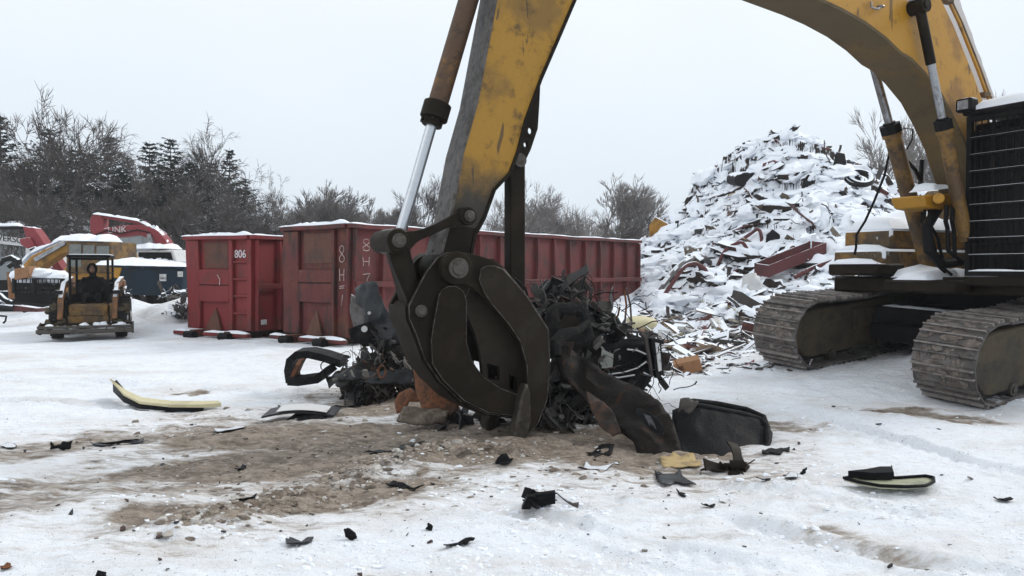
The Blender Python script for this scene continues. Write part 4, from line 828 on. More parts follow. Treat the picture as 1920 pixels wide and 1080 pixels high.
# face points were traced at o=.12: convert so that strips sit on them
def AQ(x, y): return AP(x, y, .12)
def strip2(pts, w0, w1, th, name, mat, par):
    P = [AQ(x, y) for x, y in pts]; c0_ = AQ(925, 250); a = []
    for i, c in enumerate(P):
        d = (P[min(i + 1, len(P) - 1)] - P[max(i - 1, 0)]).normalized(); n_ = d.cross(LV).normalized(); n_ = n_ if n_.dot(c - c0_) > 0 else -n_
        a += [c + LV * w0 + n_ * th, c + LV * w1 + n_ * th, c + LV * w1 - n_ * .015, c + LV * w0 - n_ * .015]
    g = G(); g.add(a, [(j * 4 + m, j * 4 + (m + 1) % 4, j * 4 + 4 + (m + 1) % 4, j * 4 + 4 + m) for j in range(len(P) - 1) for m in range(4)] + [(3, 2, 1, 0), tuple(range(len(a) - 4, len(a)))]); return obj(name, g, mat, par, smooth=50)
strip2(fe, -.012, .355, .014, 'front_plate', M['stripgrey'], stk)
strip2([(1078, -2), (1042, 82), (1013, 149), (985, 225), (970, 285), (955, 325), (926, 356), (907, 409), (890, 440), (882, 480)], -.02, .36, .016, 'back_plate', M['steel'], stk)
# dark lower wear plate on the stick's camera side
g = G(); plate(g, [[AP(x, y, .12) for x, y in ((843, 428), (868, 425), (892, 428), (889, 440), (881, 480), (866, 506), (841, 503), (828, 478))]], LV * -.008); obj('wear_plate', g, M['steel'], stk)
bk = [(1014, 152), (1012, 195), (1009, 241), (996, 280), (982, 309), (968, 322), (950, 330), (962, 300), (975, 262), (985, 228), (1000, 188)]
def hole(x, y, rx, ry, n=14): return [AP(x + rx * math.cos(6.283 * k / n), y + ry * math.sin(6.283 * k / n), .25) for k in range(n)]
g = G(); plate(g, [[AP(x, y, .25) for x, y in bk], hole(995, 245, 4.5, 6.5), hole(986, 271, 3.6, 5)], LV * .05); obj('brace_bracket', g, M['steel'], stk, bev=.006)
g = G(); c = AP(965, 303, .3); bt = AP(965, 545, .3); g.obox((c + bt) / 2, E1 * .085, LV * .07, ZV * ((c - bt).length / 2)); obj('brace_post', g, M['steel2'], ex, bev=.01)
g = G(); c = AP(976, 300, .2); g.cyl(c, c + LV * .3, .07, 18); obj('brace_pin', g, M['pin'], ex)
# bucket cylinder
T_, K, B_ = AP(905, -90, .35), AP(818, 205, .35), AP(747, 450, .35); d = (B_ - T_).normalized()
g = G(); g.cyl(T_, K, .098, 28); bc = obj('bucket_cylinder', g, M['rustcyl'], ex)
g = G(); g.cyl(K - d * .06, K + d * .10, .135, 28); g.cyl(K + d * .10, K + d * .17, .10, 24); obj('gland', g, M['steel2'], bc, bev=.006)
g = G()
for k in range(10): q = 6.283 * k / 10; e = E1 * math.cos(q) + d.cross(E1) * math.sin(q); g.cyl(K + d * .09 + e * .112, K + d * .125 + e * .112, .016, 6)
obj('gland_bolt', g, M['steel'], bc)
g = G(); g.cyl(K + d * .12, B_, .053, 28); obj('rod', g, M['chrome'], bc)
# linkage
def linkplate(pts, o, th): g = G(); plate(g, [smoothpoly([tuple(AP(x, y, o)) for x, y in pts], 2)], LV * th); return g
rk = [(724, 440), (738, 432), (765, 436), (800, 428), (832, 412), (858, 398), (866, 390), (884, 390), (892, 404), (888, 418), (872, 424), (850, 422), (812, 440), (783, 452), (772, 466), (758, 474), (738, 478), (726, 462)]
for o in (.02, .44): obj('rocker_link', linkplate(rk, o, .05), M['steel'], ex, bev=.006)
hl = [(728, 470), (740, 440), (758, 440), (770, 470), (786, 545), (800, 570), (800, 596), (782, 604), (770, 590), (762, 560), (745, 520), (733, 490)]
for o in (.09, .36): obj('grapple_link', linkplate(hl, o, .07), M['steel'], ex, bev=.008)
g = G(); plate(g, [[tuple(AP(x, y, .16)) for x, y in ((736, 470), (752, 465), (778, 560), (765, 575))]], LV * .20); obj('link_web', g, M['steel2'], ex)
def boss(x, y, r, o0, o1, mt='pin', cap=True):
    g = G(); a = AP(x, y, o0); g.cyl(a, a + LV * (o1 - o0), r, 32)
    o = obj('pin_boss', g, M['steel2'], ex, bev=.008)
    g = G(); g.cyl(a - LV * .035, a, r * .62, 26); g.cyl(a - LV * .05, a - LV * .03, r * .42, 20); obj('pin', g, M[mt], o, bev=.005)
boss(747, 451, .105, -.0, .50); boss(879, 405, .085, -.02, .50); boss(788, 583, .09, -.01, .55); boss(858, 503, .155, -.10, .72)
g = G(); a = AP(725, 458, .1); g.cyl(AP(748, 452, .09), AP(748, 452, .09) + LV * .33, .122, 28); obj('link_tube', g, M['pin'], ex, bev=.01)
# grapple jaws
lj = [(820, 484), (799, 511), (781, 545), (767, 574), (768, 598), (781, 628), (798, 676), (825, 715), (864, 752), (912, 776), (965, 783), (976, 770), (974, 741), (938, 728), (904, 706), (884, 676), (874, 641), (871, 589), (872, 560), (884, 530), (892, 505), (880, 482), (860, 472), (838, 474)]
lr = [(820, 552), (826, 543), (837, 537), (852, 537), (865, 546), (871, 565), (870, 641), (880, 676), (902, 706), (937, 729), (973, 742), (973, 763), (964, 779), (912, 772), (867, 750), (828, 712), (808, 682), (805, 640), (811, 600)]
ljt = M['steel']; EDGE = worn('scraped edge highlight', (.13, .115, .10), (.04, .033, .028), (.02, .016, .013), .5, .4, .7, .8, 9)  # EDGE: scraped steel, paler so its colour carries the edge highlights
for o in (.0, .50):
    g = G(); plate(g, [[AP(x, y, .0) + LV * o for x, y in lj]], LV * .05); a = obj('lower_jaw_plate', g, ljt, ex, bev=.006)
    if o == 0: g = G(); q = [tuple(AP(x, y, 0) - LV * .046) for x, y in lr]; g.tube([Vector(v) for v in q + [q[0]]], .005, 5, False); q = [AP(x, y, 0) - LV * .001 for x, y in lj]; g.tube(q + [q[0]], .005, 5, False); obj('edge_highlight', g, EDGE, a, smooth=60)  # thin pale tubes paint highlights along the scraped plate edges
    g = G(); s_ = -.045 if o == 0 else .05; plate(g, [[AP(x, y, 0) + LV * (o + (s_ if o == 0 else .05)) for x, y in lr]], LV * .044); obj('wear_plate', g, M['steel2'], a, bev=.01)
P = [AP(x, y, 0) for x, y in lj[3:11]]; a = []
for i, c in enumerate(P):
    dd = (P[min(i + 1, 7)] - P[max(i - 1, 0)]).normalized(); n_ = dd.cross(LV).normalized() * .02; a += [c + LV * .05 + n_, c + LV * .5 + n_, c + LV * .5 - n_, c + LV * .05 - n_]
g = G(); g.add(a, [(j * 4 + m, j * 4 + (m + 1) % 4, j * 4 + 4 + (m + 1) % 4, j * 4 + 4 + m) for j in range(7) for m in range(4)] + [(3, 2, 1, 0), (28, 29, 30, 31)]); obj('jaw_back_plate', g, M['steel2'], ex, smooth=50)
rj = [(851, 474), (872, 473), (894, 478), (927, 488), (949, 506), (968, 530), (990, 556), (1029, 617), (1032, 685), (1028, 750), (1010, 796), (983, 822), (966, 830), (960, 812), (968, 772), (974, 746), (987, 715), (985, 680), (973, 641), (951, 611), (920, 576), (903, 554), (880, 536), (866, 532), (846, 528), (832, 512), (832, 490)]
rr_ = [(902, 505), (912, 499), (927, 499), (944, 505), (968, 532), (990, 558), (1028, 618), (1031, 685), (1026, 748), (1008, 795), (985, 820), (975, 812), (985, 770), (990, 717), (988, 682), (976, 640), (955, 608), (926, 574), (908, 548), (899, 524)]
for o in (-.05, .64):
    g = G(); plate(g, [[AP(x, y, -.05) + LV * (o + .05) for x, y in rj]], LV * .05); a = obj('upper_jaw_plate', g, M['steel2'], ex, bev=.006)
    if o < 0: g = G(); q = [AP(x, y, -.1) - LV * .001 for x, y in rr_]; g.tube(q + [q[0]], .0055, 5, False); obj('edge_highlight', g, EDGE, a, smooth=60)  # same painted highlight round the jaw rib
    g = G(); plate(g, [[AP(x, y, -.1) + LV * (0 if o < 0 else .79) for x, y in rr_]], LV * .048); obj('wear_plate', g, worn('jaw rib steel', (.026, .020, .014), (.034, .028, .020), (.02, .015, .011), .55, .25, .6, .5, 3, scratch=.3), a, bev=.012)
mid = [(862, 536), (884, 536), (903, 554), (920, 576), (951, 611), (973, 641), (985, 680), (987, 715), (976, 742), (955, 738), (938, 730), (905, 708), (903, 685), (899, 658), (890, 624), (874, 589), (862, 560)]
sq = lambda x0, x1, y0, y1: [AP(x, y, .12) for x, y in ((x0, y0), (x1, y0 + 6), (x1 + 1, y1 + 4), (x0 + 1, y1))]
for o in (.12, .42):
    g = G(); plate(g, [[AP(x, y, .12) + LV * (o - .12) for x, y in mid], [p + LV * (o - .12) for p in sq(914, 936, 682, 710)], [p + LV * (o - .12) for p in sq(955, 972, 702, 730)]], LV * .06); obj('inner_jaw_plate', g, worn('inner jaw steel', (.034, .026, .018), (.026, .02, .015), (.02, .015, .011), .6, .2, .6, .5, 3), ex, bev=.005)
P = [AP(x, y, -.05) for x, y in ((927, 488), (949, 506), (968, 530), (990, 556), (1029, 617), (1032, 685), (1028, 750), (1010, 796))]; a = []
for i, c in enumerate(P):
    dd = (P[min(i + 1, 7)] - P[max(i - 1, 0)]).normalized(); n_ = dd.cross(LV).normalized() * .02; a += [c + LV * .05 + n_, c + LV * .69 + n_, c + LV * .69 - n_, c + LV * .05 - n_]
g = G(); g.add(a, [(j * 4 + m, j * 4 + (m + 1) % 4, j * 4 + 4 + (m + 1) % 4, j * 4 + 4 + m) for j in range(7) for m in range(4)] + [(3, 2, 1, 0), (28, 29, 30, 31)]); obj('jaw_back_plate', g, M['steel2'], ex, smooth=50)
TOOTH = worn('scraped tooth steel', (.045, .037, .030), (.085, .072, .06), (.02, .016, .013), .5, .3, .6, .5, 6)
for o in (-.02, .60):                   # big digging teeth
    g = G(); tooth = [(973, 745), (984, 716), (991, 735), (993, 785), (986, 818), (966, 834), (960, 815), (967, 780)]; plate(g, [[AP(x, y, -.1) + LV * (o - .03) for x, y in tooth]], LV * .14); obj('tooth', g, TOOTH, ex, bev=.02)
for q in ([AP(822, 486, .3), AP(812, 470, .3), AP(822, 468, .25), AP(845, 476, .2)], [AP(776, 560, .1), AP(800, 515, .08), AP(812, 490, .08), AP(826, 482, .08)], [AP(966, 522, -.07), AP(985, 540, -.08), AP(990, 558, -.06)]): g = G(); g.tube(q, .012, 6); obj('hose', g, M['black'], ex)
# ------------------------------------------------------------------ crushed car and torn parts round the grapple
M['rustdark'] = worn('dark burnt rust', (.06, .025, .012), (.02, .014, .01), (.012, .01, .009), .85, 0, .7, .7, 5)
DK = [(.007, .007, .008), (.010, .010, .011), (.016, .015, .013), (.028, .025, .022), (.006, .006, .006), (.045, .04, .034), (.06, .06, .06), (.04, .02, .014), (.01, .01, .01)]
def sheet(name, label, cat, pts, mat, amp=.05, maxlen=.1, freq=3, seed=1, th=.012, parent=None, col=None):   # pts: (px, py, Y)
    g = G(); P = [U(a, b, c) for a, b, c in pts]; vs, fs = crumple(P, maxlen, amp, freq, seed); g.add(vs, fs)
    o = obj(name, g, M[mat], parent, solid=th, smooth=40)
    if parent is None: tag(o, label, cat)
    return o
cc = thing('crushed_car', 'crushed black car wreck pinned to the mud right of the grapple', 'car', (1.1, 9.2, 0))
g = G(); junk(g, (.50, 8.75, .28), (.45, .5, .30), 260, 11, DK, .2); junk(g, (1.15, 9.6, .6), (.6, .35, .5), 240, 12, DK, .2); junk(g, (.62, 9.5, 1.15), (.38, .3, .3), 220, 13, DK, .2); obj('engine_bay', g, M['litter'], cc, smooth=30); g = G(); wires(g, (.55, 8.8, .35), (.4, .4, .3), 50, 1); wires(g, (.75, 9.4, 1.1), (.45, .3, .3), 60, 2); wires(g, (1.3, 9.0, .5), (.5, .3, .3), 40, 3); obj('wiring', g, M['black'], cc, smooth=0)['kind'] = 'stuff'; g = G(); junk(g, (.9, 9.2, .7), (.7, .45, .6), 120, 19, [(.10, .10, .10), (.2, .19, .17), (.07, .03, .015), (.14, .13, .12), (.05, .055, .06)], .09); obj('loose_fittings', g, M['litter'], cc, smooth=30)['kind'] = 'stuff'
g = G(); vs = []
sheet('hood', '', '', [(1092, 596, 9.6), (1120, 588, 9.7), (1160, 594, 9.8), (1174, 612, 9.8), (1172, 632, 9.7), (1130, 622, 9.5), (1105, 628, 9.4), (1090, 615, 9.5)], 'plastic', .05, .08, 3, 4, .012, cc)
sheet('side_panel', '', '', [(1105, 630, 9.1), (1150, 636, 9.2), (1218, 632, 9.4), (1236, 640, 9.5), (1240, 702, 9.5), (1222, 706, 9.4), (1214, 722, 9.3), (1206, 732, 9.2), (1160, 724, 9.0), (1120, 715, 8.9)], 'black', .025, .1, 2, 6, .02, cc)
bp = sheet('bumper_cover', '', '', [(1130, 645, 8.95), (1175, 641, 9.05), (1212, 640, 9.15), (1216, 690, 9.15), (1190, 706, 9.1), (1175, 715, 9.0), (1140, 710, 8.95), (1122, 690, 8.9)], 'plastic', .03, .1, 2, 8, .015, cc)
g = G(); g.tube([U(1176, 655, 8.95), U(1195, 657, 8.97), U(1211, 664, 9.0)], .009, 6); g.tube([U(1140, 702, 8.8), U(1170, 698, 8.85), U(1195, 690, 8.93), U(1212, 678, 9.0)], .008, 6); g.tube([U(1130, 706, 8.78), U(1160, 708, 8.8), U(1190, 703, 8.9)], .009, 6); obj('trim_stripe', g, M['white'], bp)
g = G(); P = [U(*p) for p in ((1216, 634, 9.1), (1234, 636, 9.3), (1240, 700, 9.3), (1226, 708, 9.1))]; g.prism(P, Vector((.02, -.06, 0))); o = obj('torn_label_panel', g, M['plastic'], bp)
g = G(); P = [U(*p) for p in ((1228, 642, 9.0), (1236, 644, 9.05), (1240, 694, 9.05), (1234, 696, 9.0))]; g.prism(P, Vector((.0, -.03, 0))); obj('torn_strip', g, M['white'], bp)
g = G(); P = [U(1128, 655, 8.85), U(1150, 664, 8.9), U(1148, 690, 8.9), U(1124, 690, 8.85)]; g.prism(P, Vector((0, -.02, 0))); obj('torn_lining', g, worn('pale grey lining', (.3, .31, .28), (.2, .2, .18), (.05, .05, .05), .6, 0, .5, .5, 5), cc)
g = G(); g.tube([U(1175, 620, 8.9), U(1200, 622, 8.95), U(1210, 634, 9.0), U(1217, 670, 9.0), U(1222, 706, 9.0), U(1205, 700, 8.95)], .022, 6); obj('strap', g, M['bark'], cc)
g = G(); c = U(1066, 612, 8.7); ax = Vector((.35, -.9, .2)).normalized(); u1 = ax.orthogonal().normalized(); u2 = ax.cross(u1); n = 30
g.tube([c + (u1 * math.cos(6.283 * k / n) + u2 * math.sin(6.283 * k / n)) * .20 * (1 + .12 * math.sin(k * .9)) for k in range(n + 1)], .085, 10, False); ty = obj('tyre', g, M['tyre'], cc)
g = G(); g.cyl(c - ax * .05, c + ax * .05, .13, 20); obj('rim', g, M['steel2'], ty)
for k, (a, b, y) in enumerate((((1102, 596), (1107, 528), 9.9), ((1172, 600), (1171, 545), 9.9), ((1184, 605), (1174, 540), 10), ((1150, 606), (1162, 575), 9.8))): g = G(); g.tube([U(*a, y), U((a[0] + b[0]) / 2 + 3, (a[1] + b[1]) / 2, y), U(*b, y)], .013, 5); obj('bent_rod', g, M['rust'] if k % 2 else M['bark'], cc)
g = G(); junk(g, (.45, 9.0, 1.12), (.25, .2, .18), 90, 17, DK, .15); obj('torn_dash', g, M['litter'], cc)
for k, pts in enumerate(([(1015, 560, 9.0), (1035, 545, 9.2), (1080, 540, 9.3), (1100, 560, 9.3), (1095, 590, 9.2), (1040, 600, 9.0)], [(1040, 640, 8.6), (1090, 630, 8.9), (1130, 650, 9), (1120, 700, 8.8), (1060, 690, 8.5)], [(990, 700, 8.7), (1060, 690, 8.6), (1120, 745, 8.5), (1110, 790, 8.3), (1020, 800, 8.4)], [(1060, 640, 8.8), (1110, 625, 9.2), (1120, 660, 9.1), (1075, 680, 8.8)])): sheet('torn_sheet', '', '', pts, ('plastic', 'carpanel', 'black', 'plastic')[k], .09, .09, 3.5, 20 + k, .012, cc)
# long folded panel in front
lp = thing('crumpled_bodywork', 'long twisted dark body panel slanting from the jaw to the ground with a scratched lamp', 'car panel', (1.2, 7.8, 0))
sheet('panel_skin', '', '', [(1040, 655, 8.3), (1050, 640, 8.35), (1072, 650, 8.35), (1100, 668, 8.3), (1130, 695, 8.2), (1170, 712, 8.05), (1205, 735, 7.9), (1232, 752, 7.75), (1246, 770, 7.65), (1262, 790, 7.5), (1275, 850, 7.25), (1225, 856, 7.2), (1195, 848, 7.25), (1185, 828, 7.35), (1150, 805, 7.55), (1115, 770, 7.8), (1085, 735, 7.95), (1055, 705, 8.1), (1042, 680, 8.2)], 'carpanel', .06, .08, 2.6, 31, .02, lp)
g = G(); g.tube([U(1042, 668, 8.15), U(1040, 645, 8.2), U(1056, 628, 8.3), U(1085, 620, 8.5), U(1105, 602, 8.7)], [.06, .075, .07, .05, .03], 10); obj('rolled_edge', g, M['tyre'], lp)
sheet('rust_patch', '', '', [(1098, 735, 7.75), (1125, 745, 7.7), (1150, 775, 7.5), (1165, 812, 7.3), (1150, 818, 7.3), (1125, 800, 7.45), (1105, 765, 7.6)], 'rustdark', .05, .04, 5, 33, .004, lp)
g = G(); c = U(1219, 790, 7.40); e1 = (U(1243, 812, 7.28) - U(1192, 770, 7.45)).normalized(); e2 = Vector((.25, -.5, .9)); e2 = (e2 - e1 * e2.dot(e1)).normalized(); n = 26
ring = [c + e1 * math.cos(6.283 * k / n) * .17 + e2 * math.sin(6.283 * k / n) * .072 for k in range(n + 1)]; g.tube(ring, .0035, 5, False); hl_ = obj('headlight_rim', g, M['plasticgrey'], lp)
g = G(); g.prism(ring[:-1], Vector((0, .012, 0))); obj('headlight', g, M['plasticgrey'], lp); g = G(); g.prism([c + e1 * a + e2 * b + Vector((0, -.012, 0)) for a, b in ((-.1, .02), (-.02, .05), (.05, .01), (.09, -.03), (0, -.01), (.02, -.045), (-.05, -.005))], Vector((0, .008, 0))); obj('broken_lens', g, worn('cloudy lens', (.15, .16, .18), (.06, .065, .07), (.03, .03, .03), .35, 0, .6, .6, 14), lp)
# black tub / seat shell at the lower right
tu = thing('plastic_liner', 'large black moulded plastic liner lying at the right end of the torn panel', 'car part', (2.0, 7.5, 0))
sec = [(1262, 768, 7.75), (1290, 757, 7.65), (1330, 762, 7.7), (1390, 772, 7.75), (1425, 783, 7.75), (1441, 800, 7.65), (1440, 840, 7.45), (1425, 856, 7.35), (1380, 862, 7.25), (1320, 862, 7.2), (1275, 858, 7.2), (1262, 820, 7.4)]
g = G(); P = [U(*p) for p in sec]; vs, fs = crumple(P, .09, .025, 2, 41); g.add(vs, fs); obj('front_shell', g, M['plastic'], tu, solid=.02, smooth=50)
top = [(1270, 760, 7.75), (1300, 752, 7.95), (1345, 757, 8.05), (1400, 768, 8.05), (1432, 780, 7.95), (1441, 800, 7.66), (1425, 786, 7.72), (1390, 776, 7.72), (1330, 766, 7.68), (1290, 762, 7.66)]
g = G(); g.tube([U(*p) for p in ((1285, 757, 7.66), (1330, 765, 7.68), (1390, 777, 7.72), (1424, 787, 7.72), (1438, 800, 7.66), (1441, 825, 7.5), (1432, 850, 7.38))], .032, 10); g.tube([U(*p) for p in ((1285, 755, 7.7), (1300, 752, 7.95), (1345, 757, 8.05), (1400, 768, 8.05), (1432, 782, 7.9), (1438, 800, 7.7))], .028, 10); obj('rolled_lip', g, M['plastic'], tu)
g = G(); P = [U(*p) for p in ((1300, 755, 7.9), (1345, 759, 8.02), (1400, 770, 8.0), (1420, 785, 7.8), (1380, 778, 7.74), (1330, 768, 7.7))]; vs, fs = crumple([p - ZV * .06 for p in P], .08, .02, 3, 44); g.add(vs, fs); obj('inner_pan', g, worn('worn grey edge', (.06, .058, .055), (.1, .09, .085), (.03, .03, .03), .6, 0, .5, .5, 6), tu, solid=.02)
g = G(); vs, fs = crumple([U(*p) for p in ((1438, 800, 7.62), (1447, 812, 7.75), (1446, 840, 7.7), (1432, 858, 7.4), (1436, 830, 7.5))], .06, .03, 3, 46); g.add(vs, fs); obj('side_shell', g, M['plastic'], tu, solid=.02)
sheet('torn_edge', '', '', [(1272, 778, 7.6), (1278, 748, 7.6), (1290, 744, 7.6), (1297, 752, 7.6), (1310, 752, 7.6), (1300, 772, 7.58), (1290, 780, 7.58), (1282, 768, 7.58)], 'bark', .04, .05, 6, 47, .01, tu)
# left-hand wreck: torn wing standing up and engine parts lying
lw = thing('torn_car_wing', 'torn grey car wing standing upright left of the grapple with a dark suspension heap below', 'car part', (-2.2, 10.3, 0))
sheet('wing_skin', '', '', [(663, 540, 10.6), (675, 532, 10.5), (697, 526, 10.4), (706, 530, 10.35), (712, 552, 10.35), (722, 575, 10.3), (736, 600, 10.25), (750, 628, 10.2), (766, 645, 10.1), (760, 668, 10.1), (735, 655, 10.2), (715, 652, 10.3), (692, 640, 10.35), (684, 612, 10.4), (680, 580, 10.45), (668, 570, 10.5)], 'plasticgrey', .05, .07, 3, 51, .012, lw)
sheet('inner_liner', '', '', [(660, 552, 10.7), (676, 560, 10.6), (688, 590, 10.55), (700, 620, 10.5), (690, 640, 10.5), (664, 612, 10.65), (657, 580, 10.7)], 'pipeg', .04, .07, 4, 52, .01, lw)
sheet('splash_guard', '', '', [(653, 617, 10.4), (690, 605, 10.3), (708, 618, 10.3), (705, 645, 10.3), (680, 652, 10.3), (660, 635, 10.4)], 'black', .05, .07, 4, 53, .01, lw)
for c_, r_ in ((U(683, 617, 10.2), .04), (U(692, 587, 10.25), .02)): g = G(); g.cyl(c_, c_ + Vector((0, .02, 0)), r_, 16); obj('bolt_cap', g, M['white'], lw)
g = G(); junk(g, (-1.72, 10.2, .24), (.48, .35, .22), 260, 61, DK, .19); junk(g, (-1.55, 10.3, .55), (.3, .25, .26), 120, 62, DK + [(.12, .11, .1), (.1, .05, .03)], .16); obj('suspension', g, M['litter'], lw, smooth=30); g = G(); wires(g, (-1.7, 10.1, .4), (.45, .3, .25), 60, 4); obj('wiring', g, M['black'], lw, smooth=0)['kind'] = 'stuff'; g = G(); junk(g, (-1.65, 10.0, .4), (.5, .3, .35), 90, 29, [(.10, .10, .10), (.2, .19, .17), (.07, .03, .015), (.14, .13, .12)], .08); obj('loose_fittings', g, M['litter'], lw, smooth=30)['kind'] = 'stuff'
for k, pts in enumerate(([(700, 660, 10.1), (740, 650, 10.1), (775, 665, 10.0), (770, 690, 9.9), (720, 700, 9.9), (660, 695, 10.0), (668, 676, 10.1)], [(622, 700, 10), (660, 690, 9.9), (720, 694, 9.8), (770, 690, 9.8), (775, 716, 9.7), (700, 720, 9.7), (625, 712, 9.9)])): sheet('crushed_panel', '', '', pts, ('carpanel', 'plasticgrey')[k], .06, .08, 3, 55 + k, .012, lw)
g = G(); c = U(716, 697, 9.65); g.tube([c + Vector((math.cos(6.283 * k / 16) * .045, 0, math.sin(6.283 * k / 16) * .075)) for k in range(17)], .012, 6, False); obj('exhaust_ring', g, M['rust'], lw)
bf = thing('car_bumper', 'black hooked car bumper frame lying on snow at the far left of the wreck', 'car part', (-2.6, 10.4, 0))
def ribbon(g, pts, w0, tdir, th=.02):
    P = [U(*p) for p in pts]; a = []; n = len(P)
    for i, c in enumerate(P):
        d = (P[min(i + 1, n - 1)] - P[max(i - 1, 0)]).normalized(); s = Vector(tdir).normalized() * w0; nn = d.cross(s).normalized() * th; a += [c - s + nn, c + s + nn, c + s - nn, c - s - nn]
    g.add(a, [(j * 4 + m, j * 4 + (m + 1) % 4, j * 4 + 4 + (m + 1) % 4, j * 4 + 4 + m) for j in range(n - 1) for m in range(4)] + [(3, 2, 1, 0), tuple(range(len(a) - 4, len(a)))])
g = G(); ribbon(g, [(550, 712, 10.6), (547, 690, 10.7), (551, 672, 10.75), (563, 662, 10.8), (585, 661, 10.75), (612, 667, 10.6), (645, 678, 10.4)], .14, (.15, 1, .1), .05); obj('bumper_skin', g, M['plastic'], bf, smooth=60)
g = G(); ribbon(g, [(545, 712, 10.5), (565, 713, 10.4), (600, 708, 10.3), (622, 690, 10.3)], .12, (.15, 1, .1), .05); obj('lower_rail', g, M['plastic'], bf, smooth=60)
g = G(); ribbon(g, [(552, 705, 10.5), (562, 682, 10.5), (568, 672, 10.6)], .08, (.15, 1, .1), .025); obj('rusty_bracket', g, M['rust'], bf)
# rusty orange piece behind the jaw and dark engine lumps below the jaws
def lump(name, label, pts, mat, amp, seed, cat='scrap piece'): return sheet(name, label, cat, pts, mat, amp, .07, 3, seed, .03)
lump('rusty_steel_chunk', 'orange rusty curved steel chunk pressed into mud under the left jaw', [(776, 690, 8.8), (800, 700, 8.7), (830, 730, 8.6), (862, 752, 8.5), (858, 776, 8.45), (832, 785, 8.4), (800, 786, 8.4), (790, 770, 8.5), (782, 735, 8.7)], 'rust', .05, 71)
lump('rusty_hook_plate', 'rust brown hooked plate lying left of the orange chunk', [(742, 755, 8.9), (748, 738, 8.9), (770, 728, 8.9), (790, 740, 8.8), (786, 752, 8.8), (766, 752, 8.8), (760, 768, 8.8), (745, 775, 8.8)], 'rust', .03, 72)
lump('muddy_plate', 'mud coated plate lying on the ground in front of the orange chunk', [(745, 790, 8.3), (760, 765, 8.4), (800, 760, 8.4), (840, 775, 8.3), (835, 795, 8.2), (790, 800, 8.15)], 'mudclod', .08, 73)
g = G(); junk(g, (-.55, 8.5, .05), (.35, .25, .04), 30, 75, DK, .16, .7); tag(obj('muddy_strap_tangle', g, M['litter']), 'dark muddy strips tangled under the lower jaw', 'scrap')
g = G(); junk(g, (.42, 8.2, .12), (.4, .25, .10), 90, 76, DK, .14, .4); tag(obj('engine_scrap', g, M['litter']), 'dark oily engine scrap heaped right behind the tooth', 'scrap')
# ------------------------------------------------------------------ single bits lying on the snow
def jag(ol, rng, k=.16):
    q = []
    for i in range(len(ol)):
        a, b = Vector(ol[i]), Vector(ol[(i + 1) % len(ol)]); L_ = (b - a).length; n = Vector((-(b - a).y, (b - a).x)) / max(L_, .01); q.append(tuple(a))
        for t in (.33, .66):
            p = a.lerp(b, t + rng.uniform(-.12, .12)) + n * L_ * rng.uniform(-k, k); q.append(tuple(p))
    return q
def flat_bit(name, label, cat, outline, mat, lift=.008, th=.007, amp=.015, seed=1, curl=0, group=None):
    g = G(); P = []
    for (a, b) in outline:
        p = CAM + ray(a, b) * (-(CZ) / ray(a, b).z); z = float(H(p.x, p.y)); P.append(Vector((p.x, p.y, z + lift)))
    c = sum(P, Vector()) / len(P); R0 = max((p - c).length for p in P)
    for p in P: p.z += curl * ((p - c).length / R0) ** 2
    vs, fs = crumple(P, max(R0 / 4, .03), amp, 5, seed, False); g.add(vs, fs); o = obj(name, g, M[mat], solid=th, smooth=50); return tag(o, label, cat, group)
def up_bit(name, label, cat, outline, mat, th=.018, amp=.02, seed=1, group=None, lean=.4):   # standing bit: stands where its lowest point meets the ground
    b = max(outline, key=lambda q: q[1]); p = hit(*b); g = G(); P = [U(a, c, p.y + (b[1] - c) * .004 * lean) for a, c in outline]; R0 = max((q - p).length for q in P)
    vs, fs = crumple(P, max(R0 / 3, .03), amp, 6, seed); g.add(vs, fs); o = obj(name, g, M[mat], solid=th, smooth=50); return tag(o, label, cat, group)
g = G(); P = [(212, 744), (232, 756), (262, 764), (320, 767), (380, 766), (415, 763)]; base = [CAM + ray(a, b) * (-(CZ - .02) / ray(a, b).z) for a, b in P]
a = []; n = len(base)
for i, c in enumerate(base):
    t = i / (n - 1); lift = .16 * (1 - t) ** 4; wd = .19 * (1 - .45 * abs(t - .35) * 1.6) * (0.25 if i == 0 else 1) * (.5 if i == n - 1 else 1)
    a += [c + ZV * (lift + .03 * (1 - t)), c + Vector((-.05, wd, lift * 1 + .05)), c + Vector((-.05, wd, lift + .07)), c + ZV * (lift + .05)]
g.add(a, [(j * 4 + m, j * 4 + (m + 1) % 4, j * 4 + 4 + (m + 1) % 4, j * 4 + 4 + m) for j in range(n - 1) for m in range(4)] + [(3, 2, 1, 0), tuple(range(len(a) - 4, len(a)))])
cpn = thing('curved_trim_panel', 'long cream curved trim panel with black underside lying on snow at left', 'trim panel', base[2]); obj('panel', g, M['cream'], cpn, smooth=60, bev=.004)
g = G(); a = []
for i, c in enumerate(base[:-1]): t = i / (n - 1); lift = .16 * (1 - t) ** 4; a += [c + ZV * (lift + .028 * (1 - t)) + Vector((0, -.006, 0)), c + Vector((-.05, .2, lift + .03)), c + Vector((-.05, .2, lift * .3 - .03)), c + Vector((0, .0, lift * .6 - .03))]
g.add(a, [(j * 4 + m, j * 4 + (m + 1) % 4, j * 4 + 4 + (m + 1) % 4, j * 4 + 4 + m) for j in range(n - 2) for m in range(4)] + [(3, 2, 1, 0), tuple(range(len(a) - 4, len(a)))]); obj('underside', g, M['plastic'], cpn, smooth=60)
wp = thing('curled_shell', 'curled dark grey shell with a white top lying in the mud left of the jaws', 'panel', gp0(560, 785)); wp.location.z = 0
